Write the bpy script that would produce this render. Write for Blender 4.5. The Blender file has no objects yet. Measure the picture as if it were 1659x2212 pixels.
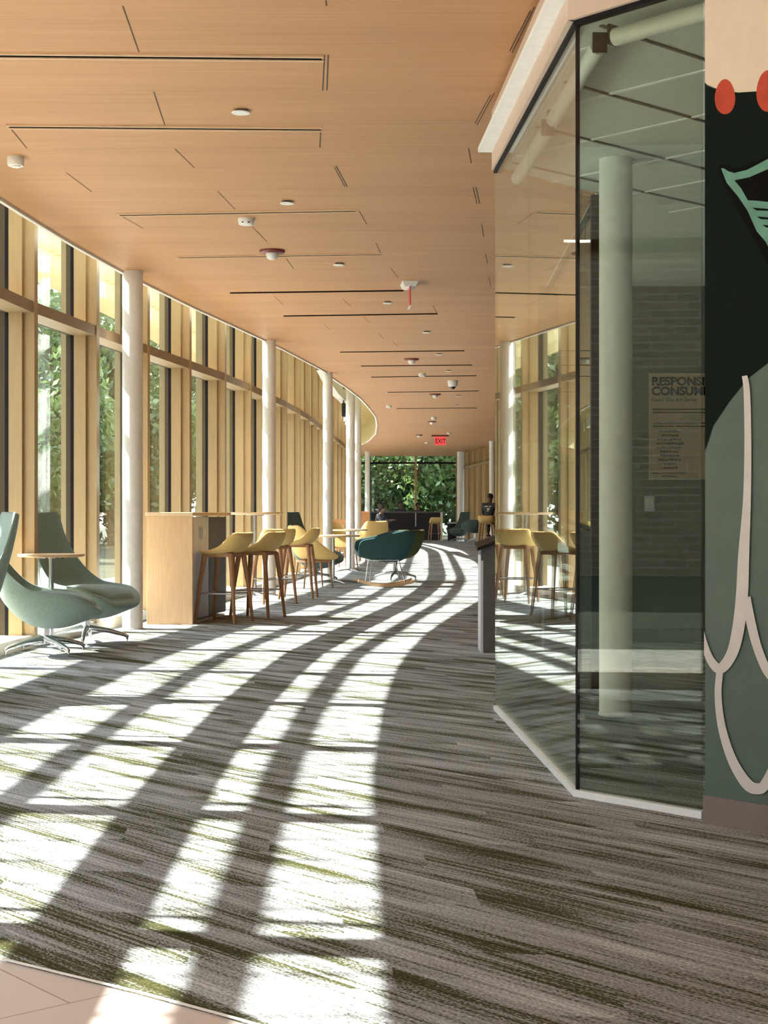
import bpy, bmesh, math, random
import numpy as np
from mathutils import Vector, Matrix

random.seed(7)
PI = math.pi
SC = bpy.context.scene
COL = SC.collection

# ------------------------------------------------------------------ camera, sky, sun, exposure
EYE = 1.07
FPX = 3400.0
cam_d = bpy.data.cameras.new('camera')
cam_d.sensor_fit = 'HORIZONTAL'
cam_d.sensor_width = 36.0
cam_d.lens = 36.0 * FPX / 1659.0
cam_d.clip_end = 500
cam = bpy.data.objects.new('camera', cam_d)
cam.location = (0, 0, EYE)
cam.rotation_euler = (PI / 2, 0, 0)
COL.objects.link(cam)
SC.camera = cam

SUN_STRENGTH = 17.0
SKY_STRENGTH = 4.0
SUN_DIR = Vector((1.0, -0.18, -1.17)).normalized()
SC.view_settings.view_transform = 'Standard'
SC.view_settings.look = 'None'
SC.view_settings.gamma = 1.0
SC.view_settings.use_curve_mapping = False
SC.view_settings.exposure = 0.6

world = bpy.data.worlds.new('sky')
SC.world = world
world.use_nodes = True
nt = world.node_tree
nt.nodes.clear()
wo = nt.nodes.new('ShaderNodeOutputWorld')
wb = nt.nodes.new('ShaderNodeBackground')
wb.inputs['Strength'].default_value = SKY_STRENGTH
wtc = nt.nodes.new('ShaderNodeTexCoord')
wsx = nt.nodes.new('ShaderNodeSeparateXYZ')
wcr = nt.nodes.new('ShaderNodeValToRGB')
wcr.color_ramp.elements[0].position = 0.0
wcr.color_ramp.elements[0].color = (0.95, 0.98, 1.0, 1)
wcr.color_ramp.elements[1].position = 0.7
wcr.color_ramp.elements[1].color = (0.62, 0.80, 1.0, 1)
nt.links.new(wtc.outputs['Generated'], wsx.inputs[0])
nt.links.new(wsx.outputs['Z'], wcr.inputs[0])
nt.links.new(wcr.outputs[0], wb.inputs['Color'])
nt.links.new(wb.outputs[0], wo.inputs[0])

sun_d = bpy.data.lights.new('sun', 'SUN')
sun_d.energy = SUN_STRENGTH
sun_d.color = (1.0, 0.97, 0.92)
sun_d.angle = math.radians(0.6)
sun = bpy.data.objects.new('sun', sun_d)
sun.rotation_euler = SUN_DIR.to_track_quat('-Z', 'Y').to_euler()
sun.location = (-20, 10, 20)
COL.objects.link(sun)

# ------------------------------------------------------------------ materials
MATS = {}
def lin(r, g, b):
    f = lambda c: (c / 255) / 12.92 if c / 255 <= 0.04045 else ((c / 255 + 0.055) / 1.055) ** 2.4
    return (f(r), f(g), f(b), 1)

class NT:
    def __init__(s, name):
        s.m = bpy.data.materials.new(name); s.m.use_nodes = True
        s.t = s.m.node_tree; s.t.nodes.clear()
    def n(s, typ, **kw):
        nd = s.t.nodes.new(typ)
        for k, v in kw.items():
            if k.startswith('i_'):
                nd.inputs[k[2:].replace('_', ' ')].default_value = v
            else:
                setattr(nd, k, v)
        return nd
    def l(s, a, b): s.t.links.new(a, b)
    def math(s, op, a, b=None, c=None):
        nd = s.n('ShaderNodeMath', operation=op)
        for i, v in enumerate((a, b, c)):
            if v is None: continue
            if isinstance(v, (int, float)): nd.inputs[i].default_value = v
            else: s.l(v, nd.inputs[i])
        return nd.outputs[0]
    def ramp(s, fac, stops):
        nd = s.n('ShaderNodeValToRGB')
        el = nd.color_ramp.elements
        while len(el) < len(stops): el.new(0.5)
        for e, (p, c) in zip(el, stops):
            e.position = p; e.color = c
        s.l(fac, nd.inputs[0])
        return nd.outputs[0]

def mat(name, col, rough=0.6, metal=0.0, spec=0.5, var=0.08, scale=20, bump=0.0, stretch=(1, 1, 1), col2=None, sheen=0.0, coat=0.0):
    """principled material whose colour is varied by object space noise"""
    k = NT(name)
    out = k.n('ShaderNodeOutputMaterial')
    p = k.n('ShaderNodeBsdfPrincipled')
    tc = k.n('ShaderNodeTexCoord')
    mp = k.n('ShaderNodeMapping'); mp.inputs['Scale'].default_value = stretch
    ns = k.n('ShaderNodeTexNoise', i_Scale=scale, i_Detail=4.0)
    k.l(tc.outputs['Object'], mp.inputs[0]); k.l(mp.outputs[0], ns.inputs['Vector'])
    c2 = col2 or tuple(min(1, c * (1 + 2 * var)) for c in col[:3]) + (1,)
    c1 = col if col2 else tuple(c * (1 - 2 * var) for c in col[:3]) + (1,)
    k.l(k.ramp(ns.outputs['Fac'], [(0.3, c1), (0.7, c2)]), p.inputs['Base Color'])
    p.inputs['Roughness'].default_value = rough
    p.inputs['Metallic'].default_value = metal
    p.inputs['Specular IOR Level'].default_value = spec
    p.inputs['Sheen Weight'].default_value = sheen
    p.inputs['Coat Weight'].default_value = coat
    if bump:
        b = k.n('ShaderNodeBump', i_Strength=bump, i_Distance=0.01)
        k.l(ns.outputs['Fac'], b.inputs['Height']); k.l(b.outputs[0], p.inputs['Normal'])
    k.l(p.outputs[0], out.inputs[0])
    MATS[name] = k.m
    return k.m

def wood(name, c1, c2, stretch, rough=0.5, scale=6.0, coat=0.0):
    k = NT(name)
    out = k.n('ShaderNodeOutputMaterial'); p = k.n('ShaderNodeBsdfPrincipled')
    tc = k.n('ShaderNodeTexCoord'); mp = k.n('ShaderNodeMapping'); mp.inputs['Scale'].default_value = stretch
    ns = k.n('ShaderNodeTexNoise', i_Scale=scale, i_Detail=6.0, i_Roughness=0.6)
    k.l(tc.outputs['Object'], mp.inputs[0]); k.l(mp.outputs[0], ns.inputs['Vector'])
    k.l(k.ramp(ns.outputs['Fac'], [(0.3, c1), (0.7, c2)]), p.inputs['Base Color'])
    p.inputs['Roughness'].default_value = rough
    p.inputs['Coat Weight'].default_value = coat
    k.l(p.outputs[0], out.inputs[0])
    MATS[name] = k.m
    return k.m

def glass(name, tint=(0.93, 0.97, 0.95, 1), ior=1.5):
    """thin pane: each face reflects by Fresnel and lets the rest straight through"""
    k = NT(name)
    out = k.n('ShaderNodeOutputMaterial')
    geo = k.n('ShaderNodeNewGeometry')
    i = k.math('SUBTRACT', ior, k.math('MULTIPLY', geo.outputs['Backfacing'], ior - 1 / ior))
    fr = k.n('ShaderNodeFresnel'); k.l(i, fr.inputs['IOR'])
    tr = k.n('ShaderNodeBsdfTransparent'); tr.inputs[0].default_value = tint
    gl = k.n('ShaderNodeBsdfGlossy'); gl.inputs['Roughness'].default_value = 0.0
    gl.inputs['Color'].default_value = (0.97, 1, 0.98, 1)
    mx = k.n('ShaderNodeMixShader')
    k.l(fr.outputs[0], mx.inputs[0]); k.l(tr.outputs[0], mx.inputs[1]); k.l(gl.outputs[0], mx.inputs[2])
    k.l(mx.outputs[0], out.inputs[0])
    MATS[name] = k.m
    return k.m

# carpet: staggered planks at 45 degrees, olive streaks on warm grey
def carpet_material():
    k = NT('carpet')
    out = k.n('ShaderNodeOutputMaterial'); p = k.n('ShaderNodeBsdfPrincipled')
    tc = k.n('ShaderNodeTexCoord'); s = k.n('ShaderNodeSeparateXYZ')
    k.l(tc.outputs['Object'], s.inputs[0])
    X, Y = s.outputs['X'], s.outputs['Y']
    u = k.math('SUBTRACT', k.math('MULTIPLY', X, 0.68), k.math('MULTIPLY', Y, 0.733))
    v = k.math('ADD', k.math('MULTIPLY', X, 0.733), k.math('MULTIPLY', Y, 0.68))
    rows = k.math('DIVIDE', v, 0.23)
    row = k.math('FLOOR', rows)
    fr = k.math('FRACT', rows)
    zig = k.math('MULTIPLY', k.math('ABSOLUTE', k.math('SUBTRACT', fr, 0.5)), 0.28)
    us = k.math('ADD', k.math('ADD', u, zig), k.math('MULTIPLY', row, 0.44))
    cell = k.math('FLOOR', k.math('DIVIDE', us, 0.92))
    idv = k.n('ShaderNodeCombineXYZ'); k.l(row, idv.inputs[0]); k.l(cell, idv.inputs[1])
    wn = k.n('ShaderNodeTexWhiteNoise', noise_dimensions='3D'); k.l(idv.outputs[0], wn.inputs['Vector'])
    rnd = wn.outputs['Value']
    # broad streaks
    c1 = k.n('ShaderNodeCombineXYZ')
    k.l(k.math('ADD', k.math('MULTIPLY', u, 0.9), k.math('MULTIPLY', rnd, 37.0)), c1.inputs[0])
    k.l(k.math('ADD', k.math('MULTIPLY', v, 8.5), k.math('MULTIPLY', rnd, 11.0)), c1.inputs[1])
    n1 = k.n('ShaderNodeTexNoise', i_Scale=1.0, i_Detail=3.0, i_Roughness=0.55); k.l(c1.outputs[0], n1.inputs['Vector'])
    # fine lines
    c2 = k.n('ShaderNodeCombineXYZ')
    k.l(k.math('ADD', k.math('MULTIPLY', u, 1.6), k.math('MULTIPLY', rnd, 19.0)), c2.inputs[0])
    k.l(k.math('MULTIPLY', v, 75.0), c2.inputs[1])
    n2 = k.n('ShaderNodeTexNoise', i_Scale=1.0, i_Detail=2.0); k.l(c2.outputs[0], n2.inputs['Vector'])
    # loop texture
    c3 = k.n('ShaderNodeCombineXYZ')
    k.l(k.math('MULTIPLY', u, 95.0), c3.inputs[0]); k.l(k.math('MULTIPLY', v, 190.0), c3.inputs[1])
    n3 = k.n('ShaderNodeTexNoise', i_Scale=1.0, i_Detail=1.0); k.l(c3.outputs[0], n3.inputs['Vector'])
    f = k.math('ADD', k.math('MULTIPLY', n1.outputs['Fac'], 0.62), k.math('MULTIPLY', n2.outputs['Fac'], 0.38))
    f = k.math('ADD', f, k.math('MULTIPLY', k.math('SUBTRACT', n3.outputs['Fac'], 0.5), 0.30))
    col = k.ramp(f, [(0.37, (0.046, 0.048, 0.014, 1)), (0.437, (0.085, 0.087, 0.045, 1)), (0.475, (0.24, 0.25, 0.25, 1)),
                     (0.56, (0.345, 0.37, 0.385, 1)), (0.67, (0.54, 0.575, 0.60, 1))])
    bc = k.n('ShaderNodeMix', data_type='RGBA', blend_type='MULTIPLY')
    bc.inputs[0].default_value = 1.0
    tone = k.math('ADD', 0.6, k.math('MULTIPLY', n3.outputs['Fac'], 0.8))
    tone = k.math('MULTIPLY', tone, k.math('ADD', 0.9, k.math('MULTIPLY', rnd, 0.2)))
    tv = k.n('ShaderNodeCombineColor')
    for i in range(3): k.l(tone, tv.inputs[i])
    k.l(col, bc.inputs[6]); k.l(tv.outputs[0], bc.inputs[7])
    k.l(bc.outputs[2], p.inputs['Base Color'])
    p.inputs['Roughness'].default_value = 0.95
    p.inputs['Specular IOR Level'].default_value = 0.1
    b = k.n('ShaderNodeBump', i_Strength=0.6, i_Distance=0.004)
    k.l(n3.outputs['Fac'], b.inputs['Height']); k.l(b.outputs[0], p.inputs['Normal'])
    k.l(p.outputs[0], out.inputs[0])
    return k.m

def tile_material():
    k = NT('floor_tile')
    out = k.n('ShaderNodeOutputMaterial'); p = k.n('ShaderNodeBsdfPrincipled')
    tc = k.n('ShaderNodeTexCoord'); mp = k.n('ShaderNodeMapping')
    mp.inputs['Rotation'].default_value = (0, 0, math.radians(-40)); mp.inputs['Location'].default_value = (0.13, 0.1, 0)
    br = k.n('ShaderNodeTexBrick', i_Scale=1.0, i_Mortar_Size=0.002)
    br.inputs['Brick Width'].default_value = 0.9; br.inputs['Row Height'].default_value = 0.45
    br.inputs['Color1'].default_value = (0.64, 0.57, 0.53, 1); br.inputs['Color2'].default_value = (0.68, 0.60, 0.555, 1)
    br.inputs['Mortar'].default_value = (0.30, 0.19, 0.15, 1)
    k.l(tc.outputs['Object'], mp.inputs[0]); k.l(mp.outputs[0], br.inputs['Vector'])
    k.l(br.outputs['Color'], p.inputs['Base Color'])
    p.inputs['Roughness'].default_value = 0.45
    k.l(p.outputs[0], out.inputs[0])
    return k.m

def ceiling_material():
    k = NT('wood_ceiling')
    out = k.n('ShaderNodeOutputMaterial'); p = k.n('ShaderNodeBsdfPrincipled')
    tc = k.n('ShaderNodeTexCoord')
    mp = k.n('ShaderNodeMapping'); mp.inputs['Scale'].default_value = (1.2, 45, 1)
    n1 = k.n('ShaderNodeTexNoise', i_Scale=1.0, i_Detail=5.0, i_Roughness=0.6)
    k.l(tc.outputs['Object'], mp.inputs[0]); k.l(mp.outputs[0], n1.inputs['Vector'])
    mp2 = k.n('ShaderNodeMapping'); mp2.inputs['Scale'].default_value = (0.35, 3.0, 1)
    n2 = k.n('ShaderNodeTexNoise', i_Scale=1.0, i_Detail=2.0)
    k.l(tc.outputs['Object'], mp2.inputs[0]); k.l(mp2.outputs[0], n2.inputs['Vector'])
    f = k.math('ADD', k.math('MULTIPLY', n1.outputs['Fac'], 0.6), k.math('MULTIPLY', n2.outputs['Fac'], 0.4))
    k.l(k.ramp(f, [(0.35, (0.46, 0.235, 0.108, 1)), (0.65, (0.555, 0.30, 0.147, 1))]), p.inputs['Base Color'])
    p.inputs['Roughness'].default_value = 0.5
    p.inputs['Specular IOR Level'].default_value = 0.35
    k.l(p.outputs[0], out.inputs[0])
    return k.m

def acoustic_material():
    k = NT('acoustic_tile')
    out = k.n('ShaderNodeOutputMaterial'); p = k.n('ShaderNodeBsdfPrincipled')
    tc = k.n('ShaderNodeTexCoord'); ns = k.n('ShaderNodeTexNoise', i_Scale=180.0)
    k.l(tc.outputs['Object'], ns.inputs['Vector'])
    k.l(k.ramp(ns.outputs['Fac'], [(0.3, (0.62, 0.63, 0.58, 1)), (0.7, (0.74, 0.75, 0.70, 1))]), p.inputs['Base Color'])
    p.inputs['Roughness'].default_value = 0.9
    k.l(p.outputs[0], out.inputs[0])
    return k.m

def leaf_material(name, c1, c2):
    k = NT(name)
    out = k.n('ShaderNodeOutputMaterial')
    tc = k.n('ShaderNodeTexCoord'); ns = k.n('ShaderNodeTexNoise', i_Scale=0.8, i_Detail=5.0, i_Roughness=0.7)
    k.l(tc.outputs['Object'], ns.inputs['Vector'])
    col = k.ramp(ns.outputs['Fac'], [(0.35, c1), (0.62, c2)])
    d = k.n('ShaderNodeBsdfDiffuse'); t = k.n('ShaderNodeBsdfTranslucent'); g = k.n('ShaderNodeBsdfGlossy'); g.inputs['Roughness'].default_value = 0.45
    k.l(col, d.inputs[0]); k.l(col, t.inputs[0])
    m1 = k.n('ShaderNodeMixShader'); m1.inputs[0].default_value = 0.35
    m2 = k.n('ShaderNodeMixShader'); m2.inputs[0].default_value = 0.06
    k.l(d.outputs[0], m1.inputs[1]); k.l(t.outputs[0], m1.inputs[2])
    k.l(m1.outputs[0], m2.inputs[1]); k.l(g.outputs[0], m2.inputs[2]); k.l(m2.outputs[0], out.inputs[0])
    return k.m

def lamp_material(name, col, strength):
    k = NT(name)
    out = k.n('ShaderNodeOutputMaterial'); e = k.n('ShaderNodeEmission')
    e.inputs[0].default_value = col; e.inputs[1].default_value = strength
    k.l(e.outputs[0], out.inputs[0])
    return k.m

M_carpet = carpet_material()
M_tile = tile_material()
M_ceil = ceiling_material()
M_acou = acoustic_material()
M_glass = glass('clear_glass', (0.93, 0.97, 0.95, 1), 1.62)
M_wglass = glass('window_glass', (0.97, 0.985, 0.97, 1), 1.4)
M_fin = wood('gold_fin', (0.40, 0.27, 0.125, 1), (0.45, 0.31, 0.15, 1), (8, 8, 0.6), 0.45)
M_rail = wood('gold_rail', (0.29, 0.20, 0.105, 1), (0.33, 0.235, 0.13, 1), (1, 1, 8), 0.5)
M_dark = mat('dark_bronze', (0.014, 0.012, 0.014, 1), 0.6, spec=0.12)
M_white = mat('white_paint', (0.86, 0.86, 0.84, 1), 0.55, var=0.02)
M_cream = mat('cream_paint', (0.78, 0.70, 0.58, 1), 0.6, var=0.02)
M_mauve = mat('mauve_paint', (0.62, 0.47, 0.38, 1), 0.6, var=0.02)
M_grey = mat('grey_paint', (0.30, 0.30, 0.30, 1), 0.6, var=0.03)
M_greenwall = mat('green_grey_paint', (0.14, 0.145, 0.11, 1), 0.7, var=0.03)
M_slot = mat('slot_black', (0.012, 0.009, 0.007, 1), 1.0, spec=0.0)
M_seam = mat('seam_shadow_gap', (0.09, 0.05, 0.03, 1), 0.8)
M_lip = mat('slot_flange', (0.72, 0.50, 0.32, 1), 0.5, var=0.03)
M_trim = mat('white_aluminium', (0.86, 0.90, 0.93, 1), 0.35, var=0.02)
M_chrome = mat('chrome', (0.75, 0.76, 0.78, 1), 0.12, metal=1.0, var=0.03)
M_steel = mat('brushed_steel', (0.45, 0.45, 0.46, 1), 0.35, metal=0.9, var=0.05)
M_fabG = mat('sage_green_fabric', (0.20, 0.27, 0.235, 1), 0.95, var=0.12, scale=160, bump=0.25, sheen=0.2)
M_fabGd = mat('dark_green_fabric', (0.050, 0.080, 0.072, 1), 0.95, var=0.12, scale=160, bump=0.25, sheen=0.1)
M_fabT = mat('teal_fabric', (0.022, 0.065, 0.068, 1), 0.95, var=0.15, scale=160, bump=0.25)
M_fabO = mat('olive_fabric', (0.085, 0.095, 0.030, 1), 0.95, var=0.12, scale=160, bump=0.2)
M_fabY = mat('mustard_fabric', (0.66, 0.45, 0.17, 1), 0.85, var=0.06, scale=120, bump=0.15)
M_leg = wood('walnut_leg', (0.30, 0.14, 0.06, 1), (0.40, 0.20, 0.09, 1), (20, 20, 2), 0.45)
M_ash = wood('pale_wood', (0.66, 0.42, 0.22, 1), (0.76, 0.52, 0.30, 1), (10, 10, 0.8), 0.45)
M_ashtop = wood('pale_wood_top', (0.70, 0.50, 0.30, 1), (0.80, 0.60, 0.38, 1), (10, 1.2, 1), 0.4)
M_oak = wood('orange_wood', (0.45, 0.20, 0.07, 1), (0.55, 0.26, 0.10, 1), (2, 10, 10), 0.45)
M_black = mat('black_laminate', (0.012, 0.011, 0.013, 1), 0.5)
M_charcoal = mat('charcoal_laminate', (0.016, 0.014, 0.017, 1), 0.6, spec=0.25)
M_gunmetal = mat('gunmetal', (0.11, 0.105, 0.10, 1), 0.5)
M_lgrey = mat('light_grey_metal', (0.62, 0.65, 0.72, 1), 0.45, var=0.02)
M_plastic = mat('white_plastic', (0.80, 0.79, 0.76, 1), 0.4, var=0.01)
M_red = mat('maroon_plastic', (0.20, 0.035, 0.03, 1), 0.4)
M_redp = mat('red_acrylic', (0.60, 0.12, 0.10, 1), 0.3, var=0.02)
M_exit = lamp_material('exit_panel_light', (1.0, 0.10, 0.10, 1), 0.65)
M_exitbg = mat('exit_panel', (0.35, 0.03, 0.03, 1), 0.4)
M_led = lamp_material('lamp_strip', (1.0, 0.90, 0.75, 1), 3.0)
M_lens = mat('smoked_dome', (0.01, 0.01, 0.012, 1), 0.08)
M_clear = glass('strobe_dome', (0.85, 0.80, 0.80, 1), 1.7)
M_poster = mat('poster_paper', (0.46, 0.34, 0.21, 1), 0.7, var=0.04)
M_ink = mat('poster_ink', (0.004, 0.003, 0.003, 1), 0.9, spec=0.1)
M_grass = mat('lawn', (0.045, 0.052, 0.026, 1), 0.95, var=0.3, scale=3)
M_paving = mat('pale_paving', (0.62, 0.58, 0.50, 1), 0.8, var=0.05, scale=2)
M_bark = mat('bark', (0.16, 0.12, 0.09, 1), 0.9, var=0.3, scale=8, bump=0.5)
M_leafA = leaf_material('leaves_dark', (0.018, 0.045, 0.018, 1), (0.09, 0.17, 0.05, 1))
M_leafB = leaf_material('leaves_light', (0.035, 0.08, 0.02, 1), (0.20, 0.30, 0.09, 1))
M_outfin = mat('outside_fin_bronze', (0.22, 0.18, 0.10, 1), 0.6, var=0.05)
M_soffit = wood('pale_slat', (0.60, 0.48, 0.24, 1), (0.72, 0.60, 0.34, 1), (1, 10, 10), 0.6)
M_skin = mat('skin', (0.16, 0.085, 0.055, 1), 0.55, var=0.05)
M_hair = mat('black_hair', (0.012, 0.010, 0.009, 1), 0.6)
M_jacket = mat('dark_jacket', (0.028, 0.026, 0.036, 1), 0.7)
M_print = mat('white_print', (0.55, 0.52, 0.52, 1), 0.7)
M_jeans = mat('dark_trousers', (0.02, 0.022, 0.03, 1), 0.8)
M_hiviz = mat('lime_bag', (0.45, 0.75, 0.10, 1), 0.7)
# mural paints
M_pcream = mat('mural_cream', (0.76, 0.63, 0.49, 1), 0.7, var=0.015)
M_pdark = mat('mural_black_green', (0.0035, 0.0085, 0.0062, 1), 0.9, spec=0.2, var=0.03)
M_pblack = mat('mural_black', (0.003, 0.003, 0.003, 1), 0.9, spec=0.15, var=0.03)
M_pred = mat('mural_red', (0.50, 0.055, 0.022, 1), 0.6, var=0.06)
M_pteal = mat('mural_teal', (0.115, 0.29, 0.225, 1), 0.6, var=0.06)
M_psage = mat('mural_sage', (0.085, 0.130, 0.108, 1), 0.6, var=0.03, scale=8)
M_ppink = mat('mural_pale_pink', (0.62, 0.59, 0.58, 1), 0.6, var=0.02)
M_base = mat('rubber_base', (0.20, 0.165, 0.155, 1), 0.6, var=0.03)

# ------------------------------------------------------------------ mesh helpers
class MB:
    def __init__(s): s.v, s.f, s.m, s.s = [], [], [], []
    def add(s, vs, fs, mi=0, smooth=False):
        o = len(s.v); s.v += [tuple(v) for v in vs]
        for f in fs:
            s.f.append([o + i for i in f]); s.m.append(mi); s.s.append(smooth)
        return s
    def box(s, c, d, rz=0.0, mi=0):
        cx, cy, cz = c; hx, hy, hz = d[0] / 2, d[1] / 2, d[2] / 2
        ca, sa = math.cos(rz), math.sin(rz)
        vs = []
        for z in (-hz, hz):
            for x, y in ((-hx, -hy), (hx, -hy), (hx, hy), (-hx, hy)):
                vs.append((cx + x * ca - y * sa, cy + x * sa + y * ca, cz + z))
        return s.add(vs, [(3, 2, 1, 0), (4, 5, 6, 7), (0, 1, 5, 4), (1, 2, 6, 5), (2, 3, 7, 6), (3, 0, 4, 7)], mi)
    def tube(s, pts, rad, seg=10, mi=0, cap=True, flat=1.0):
        pts = [Vector(p) for p in pts]
        n = len(pts)
        rr = rad if isinstance(rad, (list, tuple)) else [rad] * n
        rings = []
        up = Vector((0, 0, 1))
        t0 = (pts[1] - pts[0]).normalized()
        if abs(t0.dot(up)) > 0.95: up = Vector((1, 0, 0))
        for i, p in enumerate(pts):
            if i == 0: t = (pts[1] - p)
            elif i == n - 1: t = (p - pts[i - 1])
            else: t = (pts[i + 1] - p).normalized() + (p - pts[i - 1]).normalized()
            t.normalize()
            a = up.cross(t); a.normalize(); b = t.cross(a); up = b.cross(a) * -1 if False else up
            rings.append([p + (a * math.cos(2 * PI * k / seg) + b * math.sin(2 * PI * k / seg) * flat) * rr[i] for k in range(seg)])
        vs = [v for r in rings for v in r]
        fs = []
        for i in range(n - 1):
            for k in range(seg):
                k2 = (k + 1) % seg
                fs.append((i * seg + k, i * seg + k2, (i + 1) * seg + k2, (i + 1) * seg + k))
        s.add(vs, fs, mi, True)
        if cap:
            s.add(rings[0], [tuple(range(seg))[::-1]], mi); s.add(rings[-1], [tuple(range(seg))], mi)
        return s
    def lathe(s, prof, c=(0, 0, 0), seg=32, mi=0, smooth=True):
        vs, fs = [], []
        for r, z in prof:
            for k in range(seg):
                a = 2 * PI * k / seg
                vs.append((c[0] + r * math.cos(a), c[1] + r * math.sin(a), c[2] + z))
        for i in range(len(prof) - 1):
            for k in range(seg):
                k2 = (k + 1) % seg
                fs.append((i * seg + k, i * seg + k2, (i + 1) * seg + k2, (i + 1) * seg + k))
        s.add(vs, fs, mi, smooth)
        n = len(prof)
        s.add(vs[:seg], [tuple(range(seg))[::-1]], mi); s.add(vs[(n - 1) * seg:], [tuple(range(seg))], mi)
        return s
    def build(s, name, mats, parent=None, loc=None, kind=None):
        me = bpy.data.meshes.new(name)
        me.from_pydata(s.v, [], s.f)
        if not isinstance(mats, (list, tuple)): mats = [mats]
        for m in mats: me.materials.append(m)
        me.polygons.foreach_set('material_index', s.m)
        me.polygons.foreach_set('use_smooth', s.s)
        me.update()
        o = bpy.data.objects.new(name, me)
        COL.objects.link(o)
        if parent: o.parent = parent
        if loc: o.location = loc
        if kind: o['kind'] = kind
        return o

def thing(name, label, cat, loc=(0, 0, 0), rz=0.0, group=None):
    o = bpy.data.objects.new(name, None)
    COL.objects.link(o)
    o.location = loc; o.rotation_euler = (0, 0, rz); o.empty_display_size = 0.2
    tag(o, label, cat, group)
    return o

def tag(o, label, cat, group=None):
    o['label'] = label; o['category'] = cat
    if group: o['group'] = group
    return o

KIDS = {}
def clone(root, loc, rz, label, group=None, parent=None, scale=None):
    r = root.copy(); COL.objects.link(r)
    if parent is None:
        r.location = loc; r.rotation_euler = (0, 0, rz)
        if scale: r.scale = scale
        r['label'] = label
        if group: r['group'] = group
        elif 'group' in r: del r['group']
    else:
        r.parent = parent
    for ch in [c for c in bpy.data.objects if c.parent == root]:
        clone(ch, None, 0, None, parent=r)
    return r

def bev(o, w=0.01, seg=2):
    m = o.modifiers.new('bevel', 'BEVEL'); m.width = w; m.segments = seg; m.limit_method = 'ANGLE'
    return o

def sub(o, lv=1):
    m = o.modifiers.new('subdivision', 'SUBSURF'); m.levels = lv; m.render_levels = lv
    return o

def at(px, py, D):
    """world point seen at pixel (px, py) at depth D"""
    return ((px - 829.5) * D / FPX, D, EYE + (1106 - py) * D / FPX)
def on_ceil(px, py, z=3.27):
    D = (z - EYE) * FPX / (1106 - py)
    return ((px - 829.5) * D / FPX, D)

# ------------------------------------------------------------------ plan curves
def smooth_curve(pts, win):
    ys = np.arange(-14, 75, 0.1)
    xs = np.interp(ys, [p[0] for p in pts], [p[1] for p in pts])
    k = int(win / 0.1)
    ker = np.ones(k) / k
    pad = np.pad(xs, (k, k), mode='edge')
    sm = np.convolve(pad, ker, 'same')[k:-k]
    return ys, sm
GY, GX = smooth_curve([(-14, -2.6), (-8, -2.9), (0, -3.02), (4, -3.15), (6.8, -3.20), (9, -3.17), (12.1, -3.02), (13.7, -2.82),
                       (17, -2.38), (18.6, -2.14), (20.2, -1.97), (21.8, -1.82), (23.4, -1.70), (25, -1.58), (26.6, -1.50),
                       (33.4, -1.30), (40.9, -1.10), (44, -1.08), (47, -1.18), (52, -1.45), (58, -1.9), (62, -2.3), (75, -4)], 1.6)
EYs, EX = smooth_curve([(-14, -2.3), (-8, -2.5), (0, -2.70), (4, -2.79), (6.8, -2.84), (9, -2.80), (11.1, -2.71), (12.87, -2.57), (14.44, -2.40),
                        (16.6, -2.10), (18.5, -1.79), (20.9, -1.41), (24.4, -.95), (25.8, -.86), (27.8, -.67), (30.3, -.477),
                        (33.2, -.33), (36.3, -.21), (39.6, -.197), (44, -.25), (48.3, -.476), (51.9, -.82), (54, -1.3), (56, -1.7), (62, -2.1), (75, -4)], 0.8)
G = lambda y: float(np.interp(y, GY, GX))
E = lambda y: float(np.interp(y, EYs, EX))
def Gn(y):
    t = Vector((G(y + 0.3) - G(y - 0.3), 0.6, 0)).normalized()
    return t, Vector((t.y, -t.x, 0))          # tangent, inward normal
def Go(y, off, z=0.0):
    t, n = Gn(y)
    return Vector((G(y), y, z)) + n * off

CEIL = 3.27
TOP = 3.95
YEND = 62.0

# ------------------------------------------------------------------ structure
# floor
mb = MB()
ys = list(np.arange(-8, YEND + 0.1, 1.0))
for a, b in zip(ys[:-1], ys[1:]):
    mb.add([(G(a) - 0.25, a, 0), (7.5, a, 0), (7.5, b, 0), (G(b) - 0.25, b, 0)], [(0, 1, 2, 3)])
mb.build('floor', M_carpet, kind='structure')
edge = [(-3.3, 4.95), (-2.6, 4.68), (-1.9, 4.34), (-1.4, 4.06), (-.91, 3.735), (-.543, 3.475), (-.3, 3.285), (.1, 2.94), (.6, 2.45), (1.2, 1.7), (1.8, .8), (2.3, -.3), (2.6, -1.5), (2.6, -8)]
mb = MB()
n = len(edge)
vs = [(x, y, 0.006) for x, y in edge] + [(-3.6, -8, 0.006)]
mb.add(vs, [tuple(reversed(range(len(vs))))])
mb.build('floor_tiles', M_tile, kind='structure')
mb = MB()
for (x0, y0), (x1, y1) in zip(edge[:-1], edge[1:]):
    d = Vector((x1 - x0, y1 - y0, 0)).normalized(); nn = Vector((-d.y, d.x, 0)) * 0.007
    p, q = Vector((x0, y0, 0.011)), Vector((x1, y1, 0.011))
    mb.add([p - nn, q - nn, q + nn, p + nn], [(0, 1, 2, 3)])
mb.build('trim_1', M_trim, kind='structure')

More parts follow.
